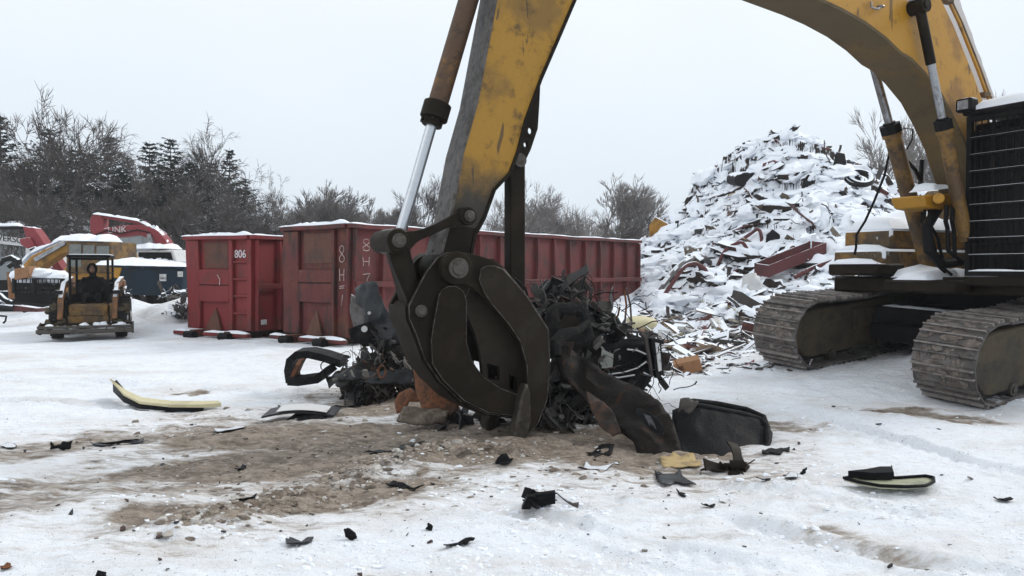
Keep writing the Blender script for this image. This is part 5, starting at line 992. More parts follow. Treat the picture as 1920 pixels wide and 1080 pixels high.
def arcplate(p0, p1, wid, hgt, mat, name, par, n=8, th=.02, off=0, t0=0, t1=1):
    a_, b_ = Vector(gp0(*p0)), Vector(gp0(*p1)); g = G(); a = []; up = Vector((0, wid, 0))
    for i in range(n + 1):
        t = t0 + (t1 - t0) * i / n; c = a_.lerp(b_, t) + ZV * (math.sin(math.pi * (.12 + .8 * t)) * hgt + off); a += [c, c + up + ZV * .03, c + up + ZV * (.03 + th), c + ZV * th]
    g.add(a, [(j * 4 + m, j * 4 + (m + 1) % 4, j * 4 + 4 + (m + 1) % 4, j * 4 + 4 + m) for j in range(n) for m in range(4)] + [(3, 2, 1, 0), tuple(range(len(a) - 4, len(a)))]); return obj(name, g, M[mat], par, smooth=60)
arcplate((490, 789), (626, 785), .34, .07, 'plasticgrey', 'shell', wp, 10, .02); arcplate((490, 789), (626, 785), .22, .07, 'white', 'top_face', wp, 8, .006, .035, .2, .9)
g = G(); g.prism([Vector(gp0(x, y)) + ZV * z for x, y, z in ((535, 789, 0), (615, 787, 0), (600, 786, .05), (550, 786, .05))], Vector((0, .1, 0))); obj('dark_fold', g, M['plastic'], wp)
sp = thing('light_shell', 'slim cream headlamp shell with black rim lying alone on the right snow', 'headlight', gp0(1665, 915)); sp.location.z = 0
rim = [(1582, 907), (1600, 904), (1625, 903), (1650, 898), (1672, 898), (1676, 907), (1705, 905), (1735, 903), (1750, 906), (1751, 914), (1735, 922), (1700, 924), (1650, 922), (1610, 915)]
g = G(); P = [Vector(gp0(*p)) + ZV * .03 for p in rim]; vs, fs = crumple(P, .06, .008, 5, 81, False); g.add(vs, fs); obj('lens', g, worn('yellowed lens', (.42, .43, .30), (.3, .31, .24), (.1, .1, .08), .35, 0, .5, .4, 6), sp, solid=.012, smooth=60)
g = G(); q = [Vector(gp0(*p)) + ZV * .045 for p in rim]; g.tube(q + [q[0]], .013, 6, False); g.prism([Vector(gp0(*p)) + ZV * .05 for p in ((1590, 907), (1625, 903), (1650, 898), (1672, 898), (1676, 910), (1640, 911))], ZV * .05); obj('rim', g, M['plastic'], sp, smooth=60)
BITS = [
 ('u', 'black_bracket', 'black jagged bracket lying on snow at far left', [(94, 843), (95, 828), (101, 836), (113, 834), (120, 828), (137, 826), (134, 840), (118, 845)], 'plastic'),
 ('f', 'dark_strip', 'long dark strip lying on the mud below the tooth marks', [(680, 855), (700, 850), (740, 843), (790, 842), (796, 846), (760, 851), (715, 858), (690, 860)], 'plasticgrey'),
 ('f', 'flat_shard', 'dark blue grey pointed shard on snow at the bottom, left of centre', [(535, 1022), (548, 1018), (588, 1017), (582, 1026), (566, 1032), (540, 1034)], 'plasticgrey'),
 ('u', 'black_lump', 'black lump on snow just above the blue grey shard', [(648, 1008), (645, 994), (652, 991), (666, 1000), (668, 1010), (660, 1014)], 'plastic'),
 ('f', 'torn_shard', 'black ragged shard at the bottom centre of the snow', [(831, 1034), (845, 1024), (862, 1021), (890, 1020), (875, 1027), (855, 1028), (840, 1036)], 'plastic'),
 ('f', 'yellow_card', 'yellow flat card lying under the black liner', [(1236, 855), (1262, 852), (1300, 856), (1316, 874), (1280, 878), (1245, 872)], 'creamdk'),
 ('f', 'grey_bracket_plate', 'grey notched plate lying on snow below the yellow card', [(1227, 880), (1240, 884), (1262, 887), (1275, 880), (1282, 892), (1306, 906), (1275, 904), (1245, 908), (1230, 898)], 'plasticgrey'),
 ('f', 'black_rod_piece', 'black flat bar sticking out right of the liner', [(1428, 850), (1455, 845), (1481, 842), (1480, 849), (1450, 851), (1430, 853)], 'black'),
 ('f', 'black_chip', 'small black pointed chip on snow below the liner', [(1315, 944), (1328, 946), (1342, 945), (1334, 952), (1322, 953)], 'plastic'),
 ('f', 'thin_strip', 'thin black strip on snow at the far right', [(1862, 931), (1875, 933), (1900, 938), (1896, 940), (1872, 937)], 'plastic'),
 ('f', 'rusty_chip', 'reddish brown chip at the left end of the frame', [(0, 1066), (20, 1062), (22, 1066), (4, 1071)], 'rust'),
 ('u', 'black_stub', 'black stub on the bottom edge snow at left', [(177, 1080), (184, 1068), (198, 1072), (196, 1084), (185, 1086)], 'plastic'),
 ('f', 'dark_sliver', 'dark sliver on the mud edge beside the churned clods', [(722, 915), (745, 912), (796, 913), (785, 918), (750, 921), (728, 919)], 'plastic'),
 ('f', 'ragged_shard', 'dark ragged shard lying in the mud right of the tooth', [(1098, 846), (1112, 848), (1140, 836), (1153, 838), (1148, 852), (1120, 856), (1105, 860)], 'black'),
 ('f', 'crooked_bar', 'crooked dark bar lying on the mud edge below the ragged shard', [(1082, 880), (1098, 872), (1110, 876), (1160, 875), (1162, 880), (1120, 884), (1092, 886)], 'bark'),
 ('f', 'dark_flake', 'dark flake on the mud between the tooth and the strip', [(928, 875), (940, 868), (962, 874), (956, 882), (938, 880)], 'plastic'),
 ('f', 'brown_board', 'thin brown board lying on the dirty snow right of the cream panel', [(400, 806), (460, 799), (462, 803), (405, 811)], 'bark'),
 ('f', 'black_board', 'long black strip in the mud behind the curled panel', [(600, 757), (640, 757), (694, 755), (670, 762), (630, 764)], 'plastic'),
 ('f', 'grey_strip', 'faint grey strip pressed into snow left of the brown board', [(168, 834), (200, 830), (270, 826), (268, 831), (200, 838), (175, 840)], 'plasticgrey'),
 ('f', 'triangle_chip', 'dark triangular chip below the grey notched plate', [(1268, 918), (1285, 921), (1286, 926), (1275, 925)], 'plastic'),
 ('u', 'small_black_nub', 'small black nub standing on snow right of the liner bits', [(1500, 888), (1506, 880), (1513, 876), (1511, 887), (1505, 890)], 'plastic'),
 ('f', 'brown_bit', 'brown crumpled bit on snow right of the round hub', [(1470, 896), (1482, 892), (1497, 896), (1496, 902), (1476, 903)], 'bark'),
 ('f', 'grey_flake', 'grey flat flake lying below the small brown bit', [(1417, 908), (1440, 904), (1445, 910), (1428, 912)], 'plasticgrey'),
 ('u', 'tiny_black_chunk', 'tiny black chunk on the bottom snow beside a muddy spot', [(798, 992), (803, 980), (811, 986), (809, 995)], 'plastic'),
 ('f', 'dark_curl', 'dark curl of trim on dirty snow left of the churned clods', [(440, 880), (455, 872), (462, 874), (456, 882), (446, 885)], 'plastic'),
 ('f', 'black_scrap_left', 'long black scrap half buried in clods near the churned berm', [(430, 950), (455, 944), (482, 945), (478, 951), (450, 955)], 'plastic'),
 ('f', 'dark_splinter', 'short dark splinter left of the grey strip end', [(0, 846), (14, 840), (32, 842), (28, 846), (6, 849)], 'bark')]
M['creamdk'] = worn('stained yellow card', (.46, .34, .16), (.3, .22, .11), (.12, .08, .05), .8, 0, .5, .4, 6)
for i, (k, nm, lb, ol, mt) in enumerate(BITS):
    nm = nm.replace('_left', ''); ol = jag(ol, random.Random(i), .12)
    (flat_bit if k == 'f' else up_bit)(nm, lb, 'debris', ol, mt, seed=90 + i, **(dict(curl=.02) if k == 'f' else {}))
p = hit(1030, 948); t = thing('broken_switch', 'black broken lever part with a curved arm lying on centre snow', 'car part', p)
g = G(); g.obox(p + Vector((-.03, .0, .05)), (.07, 0, .01), (0, .03, 0), (0, 0, .04)); g.obox(p + Vector((-.14, 0, .03)), (.03, 0, 0), (0, .04, 0), (.02, 0, .045)); junk(g, p + Vector((-.08, 0, .03)), (.08, .03, .02), 10, 3, DK, .09); obj('lever_body', g, M['plastic'], t, bev=.008)
g = G(); q = [Vector(gp0(a, b)) + ZV * z for a, b, z in ((1032, 940, .06), (1045, 940, .06), (1060, 948, .04), (1074, 954, .03), (1084, 955, .03))]; g.tube(q, [.012, .009, .009, .011, .022], 8); obj('lever_arm', g, M['bark'], t)
p = hit(1380, 884); g = G(); g.cyl(p + Vector((-.05, 0, .05)), p + Vector((.06, -.02, .06)), .045, 16); g.cyl(p + Vector((.06, -.02, .06)), p + Vector((.08, -.025, .06)), .025, 12); g.cyl(p + Vector((-.1, .01, .05)), p + Vector((-.05, 0, .05)), .02, 10); junk(g, p + Vector((0, 0, .02)), (.1, .05, .02), 14, 5, DK, .12, .5); tag(obj('wheel_hub', g, M['steel']), 'grey round hub with torn bits on snow below the liner', 'car part')
# crowd of tiny litter and frozen clods
g = G(); rng = random.Random(77); CL = [(.015, .015, .017), (.03, .028, .026), (.08, .07, .06), (.05, .025, .02), (.2, .18, .15)]
cnt = 0
while cnt < 420:
    px = rng.uniform(-40, 1960); py = rng.uniform(690, 1085); x, y = gp0(px, py)[:2]; m = float(mud(np.array(x), np.array(y)))
    if rng.random() > .10 + m * .9 and not (1150 < px < 1500 and 850 < py < 960 and rng.random() < .6): continue
    cnt += 1; z = float(H(x, y)); s = rng.choice((.005, .007, .010, .014, .022)) * rng.uniform(.7, 1.3); g.col = rng.choice(CL); d = rv(rng); d.z *= .4; d.normalize(); e = d.cross(ZV).normalized(); k = rng.randint(3, 6)
    g.prism([Vector((x, y, z + .003)) + d * math.cos(6.283 * j / k) * s * rng.uniform(.5, 1.6) + e * math.sin(6.283 * j / k) * s * rng.uniform(.3, 1) for j in range(k)], ZV * s * rng.uniform(.15, .6))
tag(obj('fine_litter', g, M['litter'], smooth=0), 'tiny black chips and slivers strewn over mud and snow', 'litter', None, 'stuff')
g = G(); cnt = 0; bx = BERM
while cnt < 1500:
    if cnt % 5 < 3:
        i = rng.randrange(len(bx) - 1); t = rng.random(); q = bx[i] * (1 - t) + bx[i + 1] * t; x = q[0] + rng.gauss(0, .17); y = q[1] + rng.gauss(0, .15)
    else: px, py = rng.uniform(250, 1250), rng.uniform(735, 960); x, y = gp0(px, py)[:2]
    m = float(mud(np.array(x), np.array(y)))
    if m < .25: cnt += .2; continue
    cnt = int(cnt) + 1; z = float(H(x, y)); s = rng.choice((.008, .010, .013, .018, .030 if cnt % 5 < 3 else .012)) * rng.uniform(.7, 1.2); g.col = rng.choice([(.36, .31, .26), (.28, .23, .18), (.45, .41, .37), (.19, .15, .12), (.58, .56, .53)])
    g.ball((x, y, z), s * rng.uniform(.8, 1.7), s * rng.uniform(.7, 1.2), s * rng.uniform(.4, .9), cnt, .9, 6, 4)
tag(obj('frozen_clods', g, M['litter'], smooth=25), 'frozen clods of muddy snow churned up along the drag marks', 'clods', None, 'stuff')

g = G(); cnt = 0; rng = random.Random(88)
while cnt < 1700:
    px, py = rng.uniform(-60, 1980), rng.uniform(700, 1090); x, y = gp0(px, py)[:2]; x2 = np.array(x); y2 = np.array(y)
    if float(mud(x2, y2)) > .45 and rng.random() < .8: continue
    if float(fbm(x2, y2, 1.1, 3, 97)) < .02 + .12 * rng.random() - .05: cnt += .1; continue
    cnt = int(cnt) + 1; z = float(H(x, y)); s = rng.choice((.005, .007, .010, .014, .02)) * rng.uniform(.7, 1.3); g.ball((x, y, z - s * .2), s * rng.uniform(.8, 1.8), s, s * rng.uniform(.5, .9), cnt, .9, 6, 4)
tag(obj('snow_crumbs', g, M['snow'], smooth=30), 'loose crumbs of snow scattered over the trodden ground', 'snow', None, 'stuff')
# ------------------------------------------------------------------ skid steer with its driver
sx, sy = -10.55, 20.1; sz = float(H(sx, sy, False)) ; SR = R(22)
sk = thing('skid_steer', 'small mud caked orange and black skid steer loader with a driver, facing the yard', 'loader', (sx, sy, sz), SR)
def L(name, g, mt, par=sk, **k): return obj(name, g, M[mt], par, world=False, **k)
ORG_ = ORG
g = G(); g.box(-.48, .48, -.95, 1.2, .3, .78); g.box(-.72, .72, .75, 1.5, .45, 1.15); L('chassis', g, 'yellowdirty', bev=.03)
g = G(); g.box(-.50, .50, -1.0, -.955, .30, .52); g.box(-.42, .42, -1.02, -.99, .52, .64); L('front_plate', g, 'yellowdirty', bev=.01)
for sxx in (-1, 1):
    for yy in (-.62, .72):
        g = G(); q = [(.62 * 1, .40), (.64, .44), (.70, .46), (.90, .46), (.95, .43), (.96, .38)]; n = 26; vs = []
        prof = [(.64, .2), (.64, .40), (.68, .455), (.90, .455), (.945, .40), (.945, .2)]
        for k in range(n):
            a = 6.283 * k / n
            for (xx, rr) in prof: vs.append((sxx * xx, yy + rr * math.cos(a), .455 + rr * math.sin(a)))
        m = len(prof); g.add(vs, [(k * m + j, k * m + j + 1, ((k + 1) % n) * m + j + 1, ((k + 1) % n) * m + j) for k in range(n) for j in range(m - 1)])
        for k in range(20): a = 6.283 * k / 20; g.obox((sxx * .79, yy + .462 * math.cos(a), .455 + .462 * math.sin(a)), (.14, .02 if k % 2 else -.02, 0), (0, .018 * -math.sin(a), .018 * math.cos(a)), (0, .014 * math.cos(a), .014 * math.sin(a)))
        wh = L('wheel', g, 'tyre', smooth=40)
        g = G(); g.cyl((sxx * .90, yy, .455), (sxx * .93, yy, .455), .22, 18); g.cyl((sxx * .93, yy, .455), (sxx * .96, yy, .455), .08, 10); obj('rim', g, M['white'], wh, world=False)
g = G(); poly = [(-1.05, .16), (-1.15, .12), (-1.50, .16), (-1.52, .22), (-1.2, .2), (-1.1, .3), (-1.08, .36), (-1.03, .36)]
g.prism([(-1.12, y, z) for y, z in poly], (2.24, 0, 0)); bk_ = L('bucket', g, 'steel2', bev=.01)
g = G()
for s in (-1.13, 1.10): g = G(); g.prism([(s, y, z) for y, z in ((-1.05, .16), (-1.15, .1), (-1.50, .14), (-1.45, .32), (-1.1, .38))], (.035, 0, 0)); obj('bucket_side', g, M['steel2'], bk_, world=False)
g = G(); g.obox((0, -1.53, .20), (1.16, 0, 0), (0, .03, 0), (0, 0, .045)); g.obox((0, -1.51, .29), (1.14, 0, 0), (0, .02, 0), (0, 0, .03)); obj('cutting_edge', g, M['pin'], bk_, world=False, bev=.006)
g = G(); rng = random.Random(4)
for k in range(26): g.ball((rng.uniform(-1.0, 1.0), rng.uniform(-1.4, -1.15), .2 + rng.uniform(0, .12)), .12, .12, .07, k, .6, 7, 5)
obj('bucket_snow', g, M['snow'], bk_, world=False, smooth=60)
for s in (-1, 1):
    g = G(); g.prism([(s * .60, y, z) for y, z in ((1.4, 1.25), (1.2, 1.42), (-.35, 1.30), (-1.0, .95), (-1.15, .45), (-1.0, .42), (-.85, .85), (-.3, 1.15), (1.1, 1.22))], (s * .13, 0, 0)); am = L('loader_arm', g, 'orange', bev=.015)
    g = G(); g.cyl((s * .78, .6, .9), (s * .78, -.5, 1.15), .04, 10); g.cyl((s * .78, -.5, 1.15), (s * .78, -.85, .95), .022, 8); obj('hydraulic_ram', g, M['steel2'], am, world=False)
    g = G()
    for k in range(16): g.ball((s * .8 + rng.uniform(-.17, .17), -.62 - .40 + rng.uniform(-.02, .05), .3 + rng.uniform(0, .45)), .09, .07, .08, k, .8, 7, 5)
    L('caked_mud', g, 'frame', smooth=50)
    g = G(); g.box(s * .68 - .09, s * .68 + .09, .8, 1.45, 1.15, 1.32); L('rear_tower', g, 'orange', bev=.02)
    g = G(); g.box(s * .70 - .09, s * .70 + .09, -1.03, -.9, 1.02, 1.12); L('front_lamp', g, 'blacksnow', bev=.01)
g = G()
for s in (-1, 1):
    g.box(s * .47 - .03, s * .47 + .03, -.72, -.64, .78, 1.88); g.box(s * .47 - .03, s * .47 + .03, .62, .70, .78, 1.88); g.box(s * .47 - .01, s * .47 + .01, -.64, .62, .78, 1.0); g.box(s * .47 - .01, s * .47 + .01, -.64, .62, 1.5, 1.53); g.box(s * .47 - .01, s * .47 + .01, -.64, .62, 1.25, 1.28)
g.box(-.44, .44, .63, .66, .8, 1.35); g.box(-.54, .54, -.80, .76, 1.88, 1.94); g.box(-.44, .44, -.70, -.68, 1.82, 1.87); cg = L('cab_cage', g, 'black', bev=.01)
g = G(); g.box(-.5, .5, -.6, .7, 1.945, 1.965); obj('roof_snow', g, M['snow'], cg, world=False, bev=.02)
g = G(); g.box(-.28, .28, .1, .55, .78, .95); g.box(-.26, .26, .45, .6, .95, 1.4); L('driver_seat', g, 'cloth', bev=.05)
sk.scale = (.88, .95, 1.03)
# the driver: one continuous skinned body, seated
px_, py_, pz_ = 0.0, .30, .95
per = thing('person', 'person in black hooded winter coat sitting inside the skid steer cab', 'person', (sx, sy, sz), SR)
def skinbody(name, nodes_, edges_, mat, par, lvl=2):
    me = bpy.data.meshes.new(name); me.from_pydata([n[0] for n in nodes_], edges_, []); me.materials.append(mat); o = link(bpy.data.objects.new(name, me)); o.parent = par; ORG[o.name] = ORG[par.name]
    md = o.modifiers.new('skin', 'SKIN'); md.use_smooth_shade = True
    for v, n in zip(me.skin_vertices[0].data, nodes_): v.radius = (n[1], n[2] if len(n) > 2 else n[1])
    me.skin_vertices[0].data[0].use_root = True
    s = o.modifiers.new('sub', 'SUBSURF'); s.levels = s.render_levels = lvl; return o
nd = [((0, .28, .98), .17, .13), ((0, .26, 1.15), .17, .13), ((0, .22, 1.34), .19, .13), ((0, .19, 1.46), .09, .08), ((0, .15, 1.56), .075, .08), ((0, .13, 1.66), .105, .12), ((0, .13, 1.75), .09, .10),
      ((-.2, .20, 1.40), .08), ((-.29, .08, 1.20), .062), ((-.25, -.18, 1.08), .048), ((-.24, -.27, 1.09), .035), ((.2, .20, 1.40), .08), ((.29, .08, 1.20), .062), ((.25, -.18, 1.08), .048), ((.24, -.27, 1.09), .035),
      ((-.12, .18, .97), .10), ((-.16, -.22, .99), .075), ((-.16, -.34, .70), .055), ((-.16, -.46, .68), .045), ((.12, .18, .97), .10), ((.16, -.22, .99), .075), ((.16, -.34, .70), .055), ((.16, -.46, .68), .045)]
ed = [(0, 1), (1, 2), (2, 3), (3, 4), (4, 5), (5, 6), (2, 7), (7, 8), (8, 9), (9, 10), (2, 11), (11, 12), (12, 13), (13, 14), (0, 15), (15, 16), (16, 17), (17, 18), (0, 19), (19, 20), (20, 21), (21, 22)]
skinbody('body', nd, ed, M['cloth'], per)
g = G(); g.ball((0, .03, 1.65), .062, .035, .085, 1, .05, 12, 9); g.ball((0, -.008, 1.64), .012, .018, .02, 2, .05, 6, 5); obj('face', g, M['skin'], per, world=False, smooth=60)
g = G(); g.ball((-.024, .002, 1.665), .009, .006, .006, 1, 0, 6, 5); g.ball((.024, .002, 1.665), .009, .006, .006, 1, 0, 6, 5); g.ball((0, .001, 1.605), .022, .006, .005, 1, 0, 6, 5); obj('eyes_and_mouth', g, M['black'], per, world=False)
g = G(); g.tube([(0 + .10 * math.cos(6.283 * k / 16), .02 + .03 * abs(math.sin(6.283 * k / 16)), 1.66 + .125 * math.sin(6.283 * k / 16)) for k in range(17)], .028, 8, False); obj('hood', g, M['cloth'], per, world=False, smooth=60)
for s in (-1, 1):
    g = G(); c = Vector((s * .24, -.29, 1.09)); g.ball(c, .035, .045, .028, 3, .1, 8, 6)
    for k in range(4): bx_ = c + Vector(((k - 1.5) * .017, -.03, .005)); g.tube([bx_, bx_ + Vector((0, -.035 + .004 * abs(k - 1), -.01)), bx_ + Vector((0, -.03, -.038))], [.010, .0095, .008], 6)
    tb_ = c + Vector((-s * .03, 0, 0)); g.tube([tb_, tb_ + Vector((-s * .02, -.03, -.01)), tb_ + Vector((-s * .005, -.045, -.025))], [.012, .010, .008], 6); obj('glove', g, M['cloth'], per, world=False, smooth=60)
    g = G(); g.cyl((s * .24, -.33, .80), (s * .24, -.33, 1.09), .014, 8); L('control_lever', g, 'black')

# ------------------------------------------------------------------ machines and bins parked at the back left
def tr(g, pts, Y, dep, k=0):         # traced outline standing at distance Y, dep metres thick, going back
    g.prism([U(a, b, Y) for a, b in pts], Vector((.15 * dep, dep, 0))); return g
def T(name, par, pts, Y, dep, mat, bev=.02): g = G(); tr(g, pts, Y, dep); return obj(name, g, M[mat], par, bev=bev)
def capline(par, pts, Y, wid, h, sd=1, name='snow_cap'):
    g = G()
    for a, b in zip(pts[:-1], pts[1:]): snowcap(g, U(a[0], a[1], Y + wid / 2), U(b[0], b[1], Y + wid / 2), wid, h, sd)
    return obj(name, g, M['snow'], par, smooth=60)
def gz(px, Y): x = (px - 960) / FPX * Y; return Vector((x, Y, float(H(x, Y, False))))
def crawler(par, p, Ln, wd, ht, rz):  # simple undercarriage: two tracks with rollers
    for s in (-1, 1):
        c = p + Matrix.Rotation(rz, 3, 'Z') @ Vector((0, s * wd / 2, 0)); ax = Matrix.Rotation(rz, 3, 'Z') @ Vector((1, 0, 0)); ay = Matrix.Rotation(rz, 3, 'Z') @ Vector((0, 1, 0)); r = ht / 2; g = G(); pl = []
        for k in range(9): q = math.pi / 2 + math.pi * k / 8; pl.append(c + ax * (-Ln / 2 + r + r * math.cos(q)) + ZV * (r + r * math.sin(q)) - ay * .25)
        for k in range(9): q = -math.pi / 2 + math.pi * k / 8; pl.append(c + ax * (Ln / 2 - r + r * math.cos(q)) + ZV * (r + r * math.sin(q)) - ay * .25)
        g.prism(pl, ay * .5); obj('track', g, M['blacksnow'], par, bev=.02)
M['glasslight'] = worn('pale cab glass', (.17, .18, .17), (.12, .13, .12), (.06, .05, .04), .25, 0, .4, .3, 2, bump=0)
# red excavator, arm folded to the left
Yr = 33.0
re_ = thing('crawler_excavator', 'snow topped excavator with long red boom and white roofed cab behind the blue bin', 'excavator', gz(300, Yr), 0, 'parked machines at the back of the yard')
bmr = T('boom', re_, [(190, 446), (176, 441), (172, 432), (196, 428), (230, 422), (258, 421), (280, 424), (297, 434), (310, 450), (322, 472), (328, 494), (312, 494), (300, 478), (290, 460), (276, 446), (258, 440), (228, 444)], Yr, .5, 'redmach')
T('stick', re_, [(169, 408), (176, 402), (188, 402), (194, 412), (194, 448), (178, 452), (168, 430)], Yr + .1, .35, 'redmach')
T('stick_cylinder', re_, [(184, 402), (268, 414), (274, 423), (262, 421), (186, 408)], Yr + .15, .25, 'redmach', .01)
T('boom_cylinder', re_, [(274, 440), (280, 438), (291, 466), (286, 470)], Yr - .15, .15, 'chromedull', .01)
capline(re_, [(178, 402), (215, 407), (262, 415), (282, 425)], Yr, .4, .10, 2); capline(re_, [(286, 426), (298, 436), (311, 452), (324, 474)], Yr, .4, .14, 3)
text('boom_lettering', 'LINK', .36, U(202, 437, Yr) + Vector((0, -.01, 0)), (1, 0, .05), ZV, M['white'], bmr)
g = G(); g.tube([U(180, 440, Yr - .1), U(200, 432, Yr - .1), U(225, 438, Yr - .1), U(258, 431, Yr - .1), U(280, 436, Yr - .1)], .03, 5); g.tube([U(262, 414, Yr), U(276, 411, Yr), U(288, 416, Yr), U(292, 424, Yr)], .03, 5); obj('hose', g, M['blacksnow'], re_)
T('body', re_, [(262, 492), (262, 487), (300, 488), (352, 498), (352, 512), (262, 508)], Yr - .4, 2.4, 'orange', .04)
cb2 = T('cab', re_, [(254, 494), (256, 468), (325, 468), (330, 492)], Yr - .4, 1.4, 'white', .05); T('window', cb2, [(259, 488), (260, 473), (320, 473), (324, 488)], Yr - .43, .02, 'glass', 0)
capline(re_, [(252, 467), (328, 467)], Yr - .5, 1.6, .2, 4); capline(re_, [(258, 491), (310, 490), (350, 498)], Yr - .6, 2.2, .30, 5); crawler(re_, gz(300, Yr + .6) , 3.6, 2.2, .8, 0)
# yellow excavator between
Yy = 29.0
ye = thing('crawler_excavator', 'yellow excavator with snow roofed cab and boom stretched left, right behind the skid steer', 'excavator', gz(165, Yy), 0, 'parked machines at the back of the yard')
T('boom', ye, [(40, 500), (60, 478), (95, 462), (128, 447), (152, 441), (170, 447), (176, 462), (160, 470), (140, 466), (110, 478), (78, 500), (58, 515)], Yy + .9, .5, 'yellowsnow')
capline(ye, [(42, 498), (62, 476), (100, 459), (132, 445)], Yy + .9, .45, .12, 1); T('boom_ram', ye, [(62, 484), (120, 452), (123, 458), (66, 491)], Yy + .7, .12, 'chromedull', .01)
cby = T('cab', ye, [(124, 453), (209, 453), (210, 512), (123, 512)], Yy, 1.5, 'yellowdirty', .04)
for pts in ([(130, 458), (152, 458), (152, 500), (129, 500)], [(156, 460), (177, 460), (177, 482), (156, 482)], [(181, 461), (204, 461), (204, 488), (181, 488)]): T('window', cby, pts, Yy - .03, .028, 'glasslight', 0)
capline(ye, [(124, 452), (212, 454)], Yy - .1, 1.6, .28, 6, 'roof_snow'); T('body', ye, [(120, 500), (212, 500), (218, 545), (120, 548)], Yy + .2, 2.4, 'yellowsnow', .04); T('counterweight', ye, [(205, 470), (212, 492), (228, 500), (216, 525), (206, 525)], Yy + .1, 1.6, 'yellowsnow', .04)
crawler(ye, gz(160, Yy + 1.0), 3.4, 2.2, .8, 0)
# red crane with white lattice arm at the far left
Yc = 31.0
rc = thing('material_handler', 'dark red machine arm with a white lettered beam at the left edge of the yard', 'machine', gz(60, Yc), 0, 'parked machines at the back of the yard')
wb = T('white_beam', rc, [(-60, 433), (44, 448), (44, 462), (-60, 450)], Yc + .3, .25, 'white', .01); text('beam_lettering', 'VERSON', .34, U(-5, 450.5, Yc + .28), U(44, 456, Yc) - U(0, 450.5, Yc), ZV, M['black'], wb)
T('upper_beam', rc, [(-60, 425), (42, 424), (42, 430), (-60, 431)], Yc + .3, .25, 'blacksnow', .01)
T('arm', rc, [(42, 424), (62, 427), (72, 440), (86, 462), (104, 486), (122, 512), (108, 512), (90, 492), (72, 474), (58, 464), (44, 462), (38, 448), (48, 444)], Yc, .45, 'redmach'); T('link_plate', rc, [(36, 448), (54, 445), (64, 462), (50, 466), (38, 458)], Yc - .15, .1, 'redmach')
capline(rc, [(-60, 424), (40, 424)], Yc + .25, .4, .12, 1); capline(rc, [(62, 428), (76, 444), (90, 464), (112, 494)], Yc, .4, .12, 2)
g = G(); g.tube([U(56, 468, Yc - .2), U(66, 464, Yc - .2), U(74, 470, Yc - .2), U(84, 474, Yc - .2), U(92, 474, Yc - .2), U(98, 484, Yc - .2), U(106, 492, Yc - .2)], .05, 6); obj('hose', g, M['blacksnow'], rc)
T('base', rc, [(60, 500), (128, 500), (130, 545), (60, 548)], Yc + .6, 2.0, 'redmach', .04); crawler(rc, gz(90, Yc + 1.2), 3.2, 2, .8, 0)
# snowy grab lying left
g = G(); Yg = 26; P = lambda *a: [U(x, y, Yg) for x, y in a]
gr_ = thing('grab_claw', 'snow dusted black claw grab resting at the left edge', 'grab', gz(15, Yg)); g.tube(P((0, 497), (8, 487), (22, 483), (34, 490), (36, 500)), [.05, .09, .1, .12, .1], 8); obj('claw', g, M['blacksnow'], gr_); g = G(); g.tube([U(16, 500, Yg + .4), U(26, 494, Yg + .4), U(38, 505, Yg + .4), U(40, 520, Yg + .4)], [.08, .1, .12, .1], 8); g.tube(P((36, 498), (48, 510), (60, 516)), .09, 8); obj('claw', g, M['blacksnow'], gr_); g = G(); g.tube([U(20, 510, Yg + .1), U(22, 530, Yg + .1), U(24, 560, Yg + .1)], .12, 8); obj('mount', g, M['orange'], gr_)
# bins
Yb = 27.5; bb = thing('blue_bin', 'dark blue steel bin with snow on its rim left of the red dumpsters', 'bin', gz(270, Yb))
T('bin_body', bb, [(208, 501), (343, 503), (340, 548), (318, 556), (226, 552), (210, 540)], Yb, 2.2, 'blue', .02); T('yellow_corner', bb, [(207, 500), (228, 502), (222, 522), (207, 519)], Yb - .03, .028, 'yellow', 0); T('rim', bb, [(205, 497), (345, 500), (345, 504), (205, 501)], Yb - .08, 2.4, 'blue', .01); capline(bb, [(206, 497), (345, 500)], Yb, 2.2, .2, 4, 'snow_load')
for x in (299, 333): T('white_sign', bb, [(x, 514), (x + 12, 514), (x + 12, 527), (x, 527)] if x < 310 else [(x, 509), (x + 9, 509), (x + 9, 519), (x, 519)], Yb - .04, .03, 'white', 0)
text('sign_lettering', 'NO', .12, U(300.5, 524, Yb - .05), (1, 0, 0), ZV, M['blue'], bb)
Yk = 23.5; kb = thing('mesh_bin', 'black steel bin with mesh upper panels full of snow behind the skid steer', 'bin', gz(75, Yk))
T('bin_body', kb, [(26, 548), (118, 550), (118, 572), (28, 566)], Yk, 1.6, 'black', .01)
g = G()
for k in range(13): x = 27 + k * 7.5; g.tube([U(x, 522, Yk), U(x, 550, Yk)], .014 if k not in (5, 0, 12) else .07, 5)
for y in (522, 531, 540): g.tube([U(26, y, Yk), U(118, y + 1, Yk)], .02, 5)
obj('mesh_panel', g, M['blacksnow'], kb); T('back_panel', kb, [(26, 520), (118, 521), (118, 550), (26, 550)], Yk + 1.5, .05, 'black', 0)
g = G(); rng = random.Random(2)
for k in range(14): g.ball(U(rng.uniform(36, 112), rng.uniform(512, 522), Yk + rng.uniform(.3, 1.2)), .32, .3, .18, k, .4)
obj('snow_load', g, M['snow'], kb, smooth=60); g = G(); g.obox(U(48, 512, Yk + .1), (.22, 0, .04), (0, .2, 0), (0, 0, .16)); obj('yellow_box', g, M['card'], kb, bev=.02)
g = G(); g.prism([U(x, y, 21.6) for x, y in ((24, 572), (68, 578), (70, 585), (26, 584))], Vector((.1, .25, 0))); tag(obj('red_beam', g, M['wine']), 'short red steel beam lying in snow in front of the mesh bin', 'steel beam')
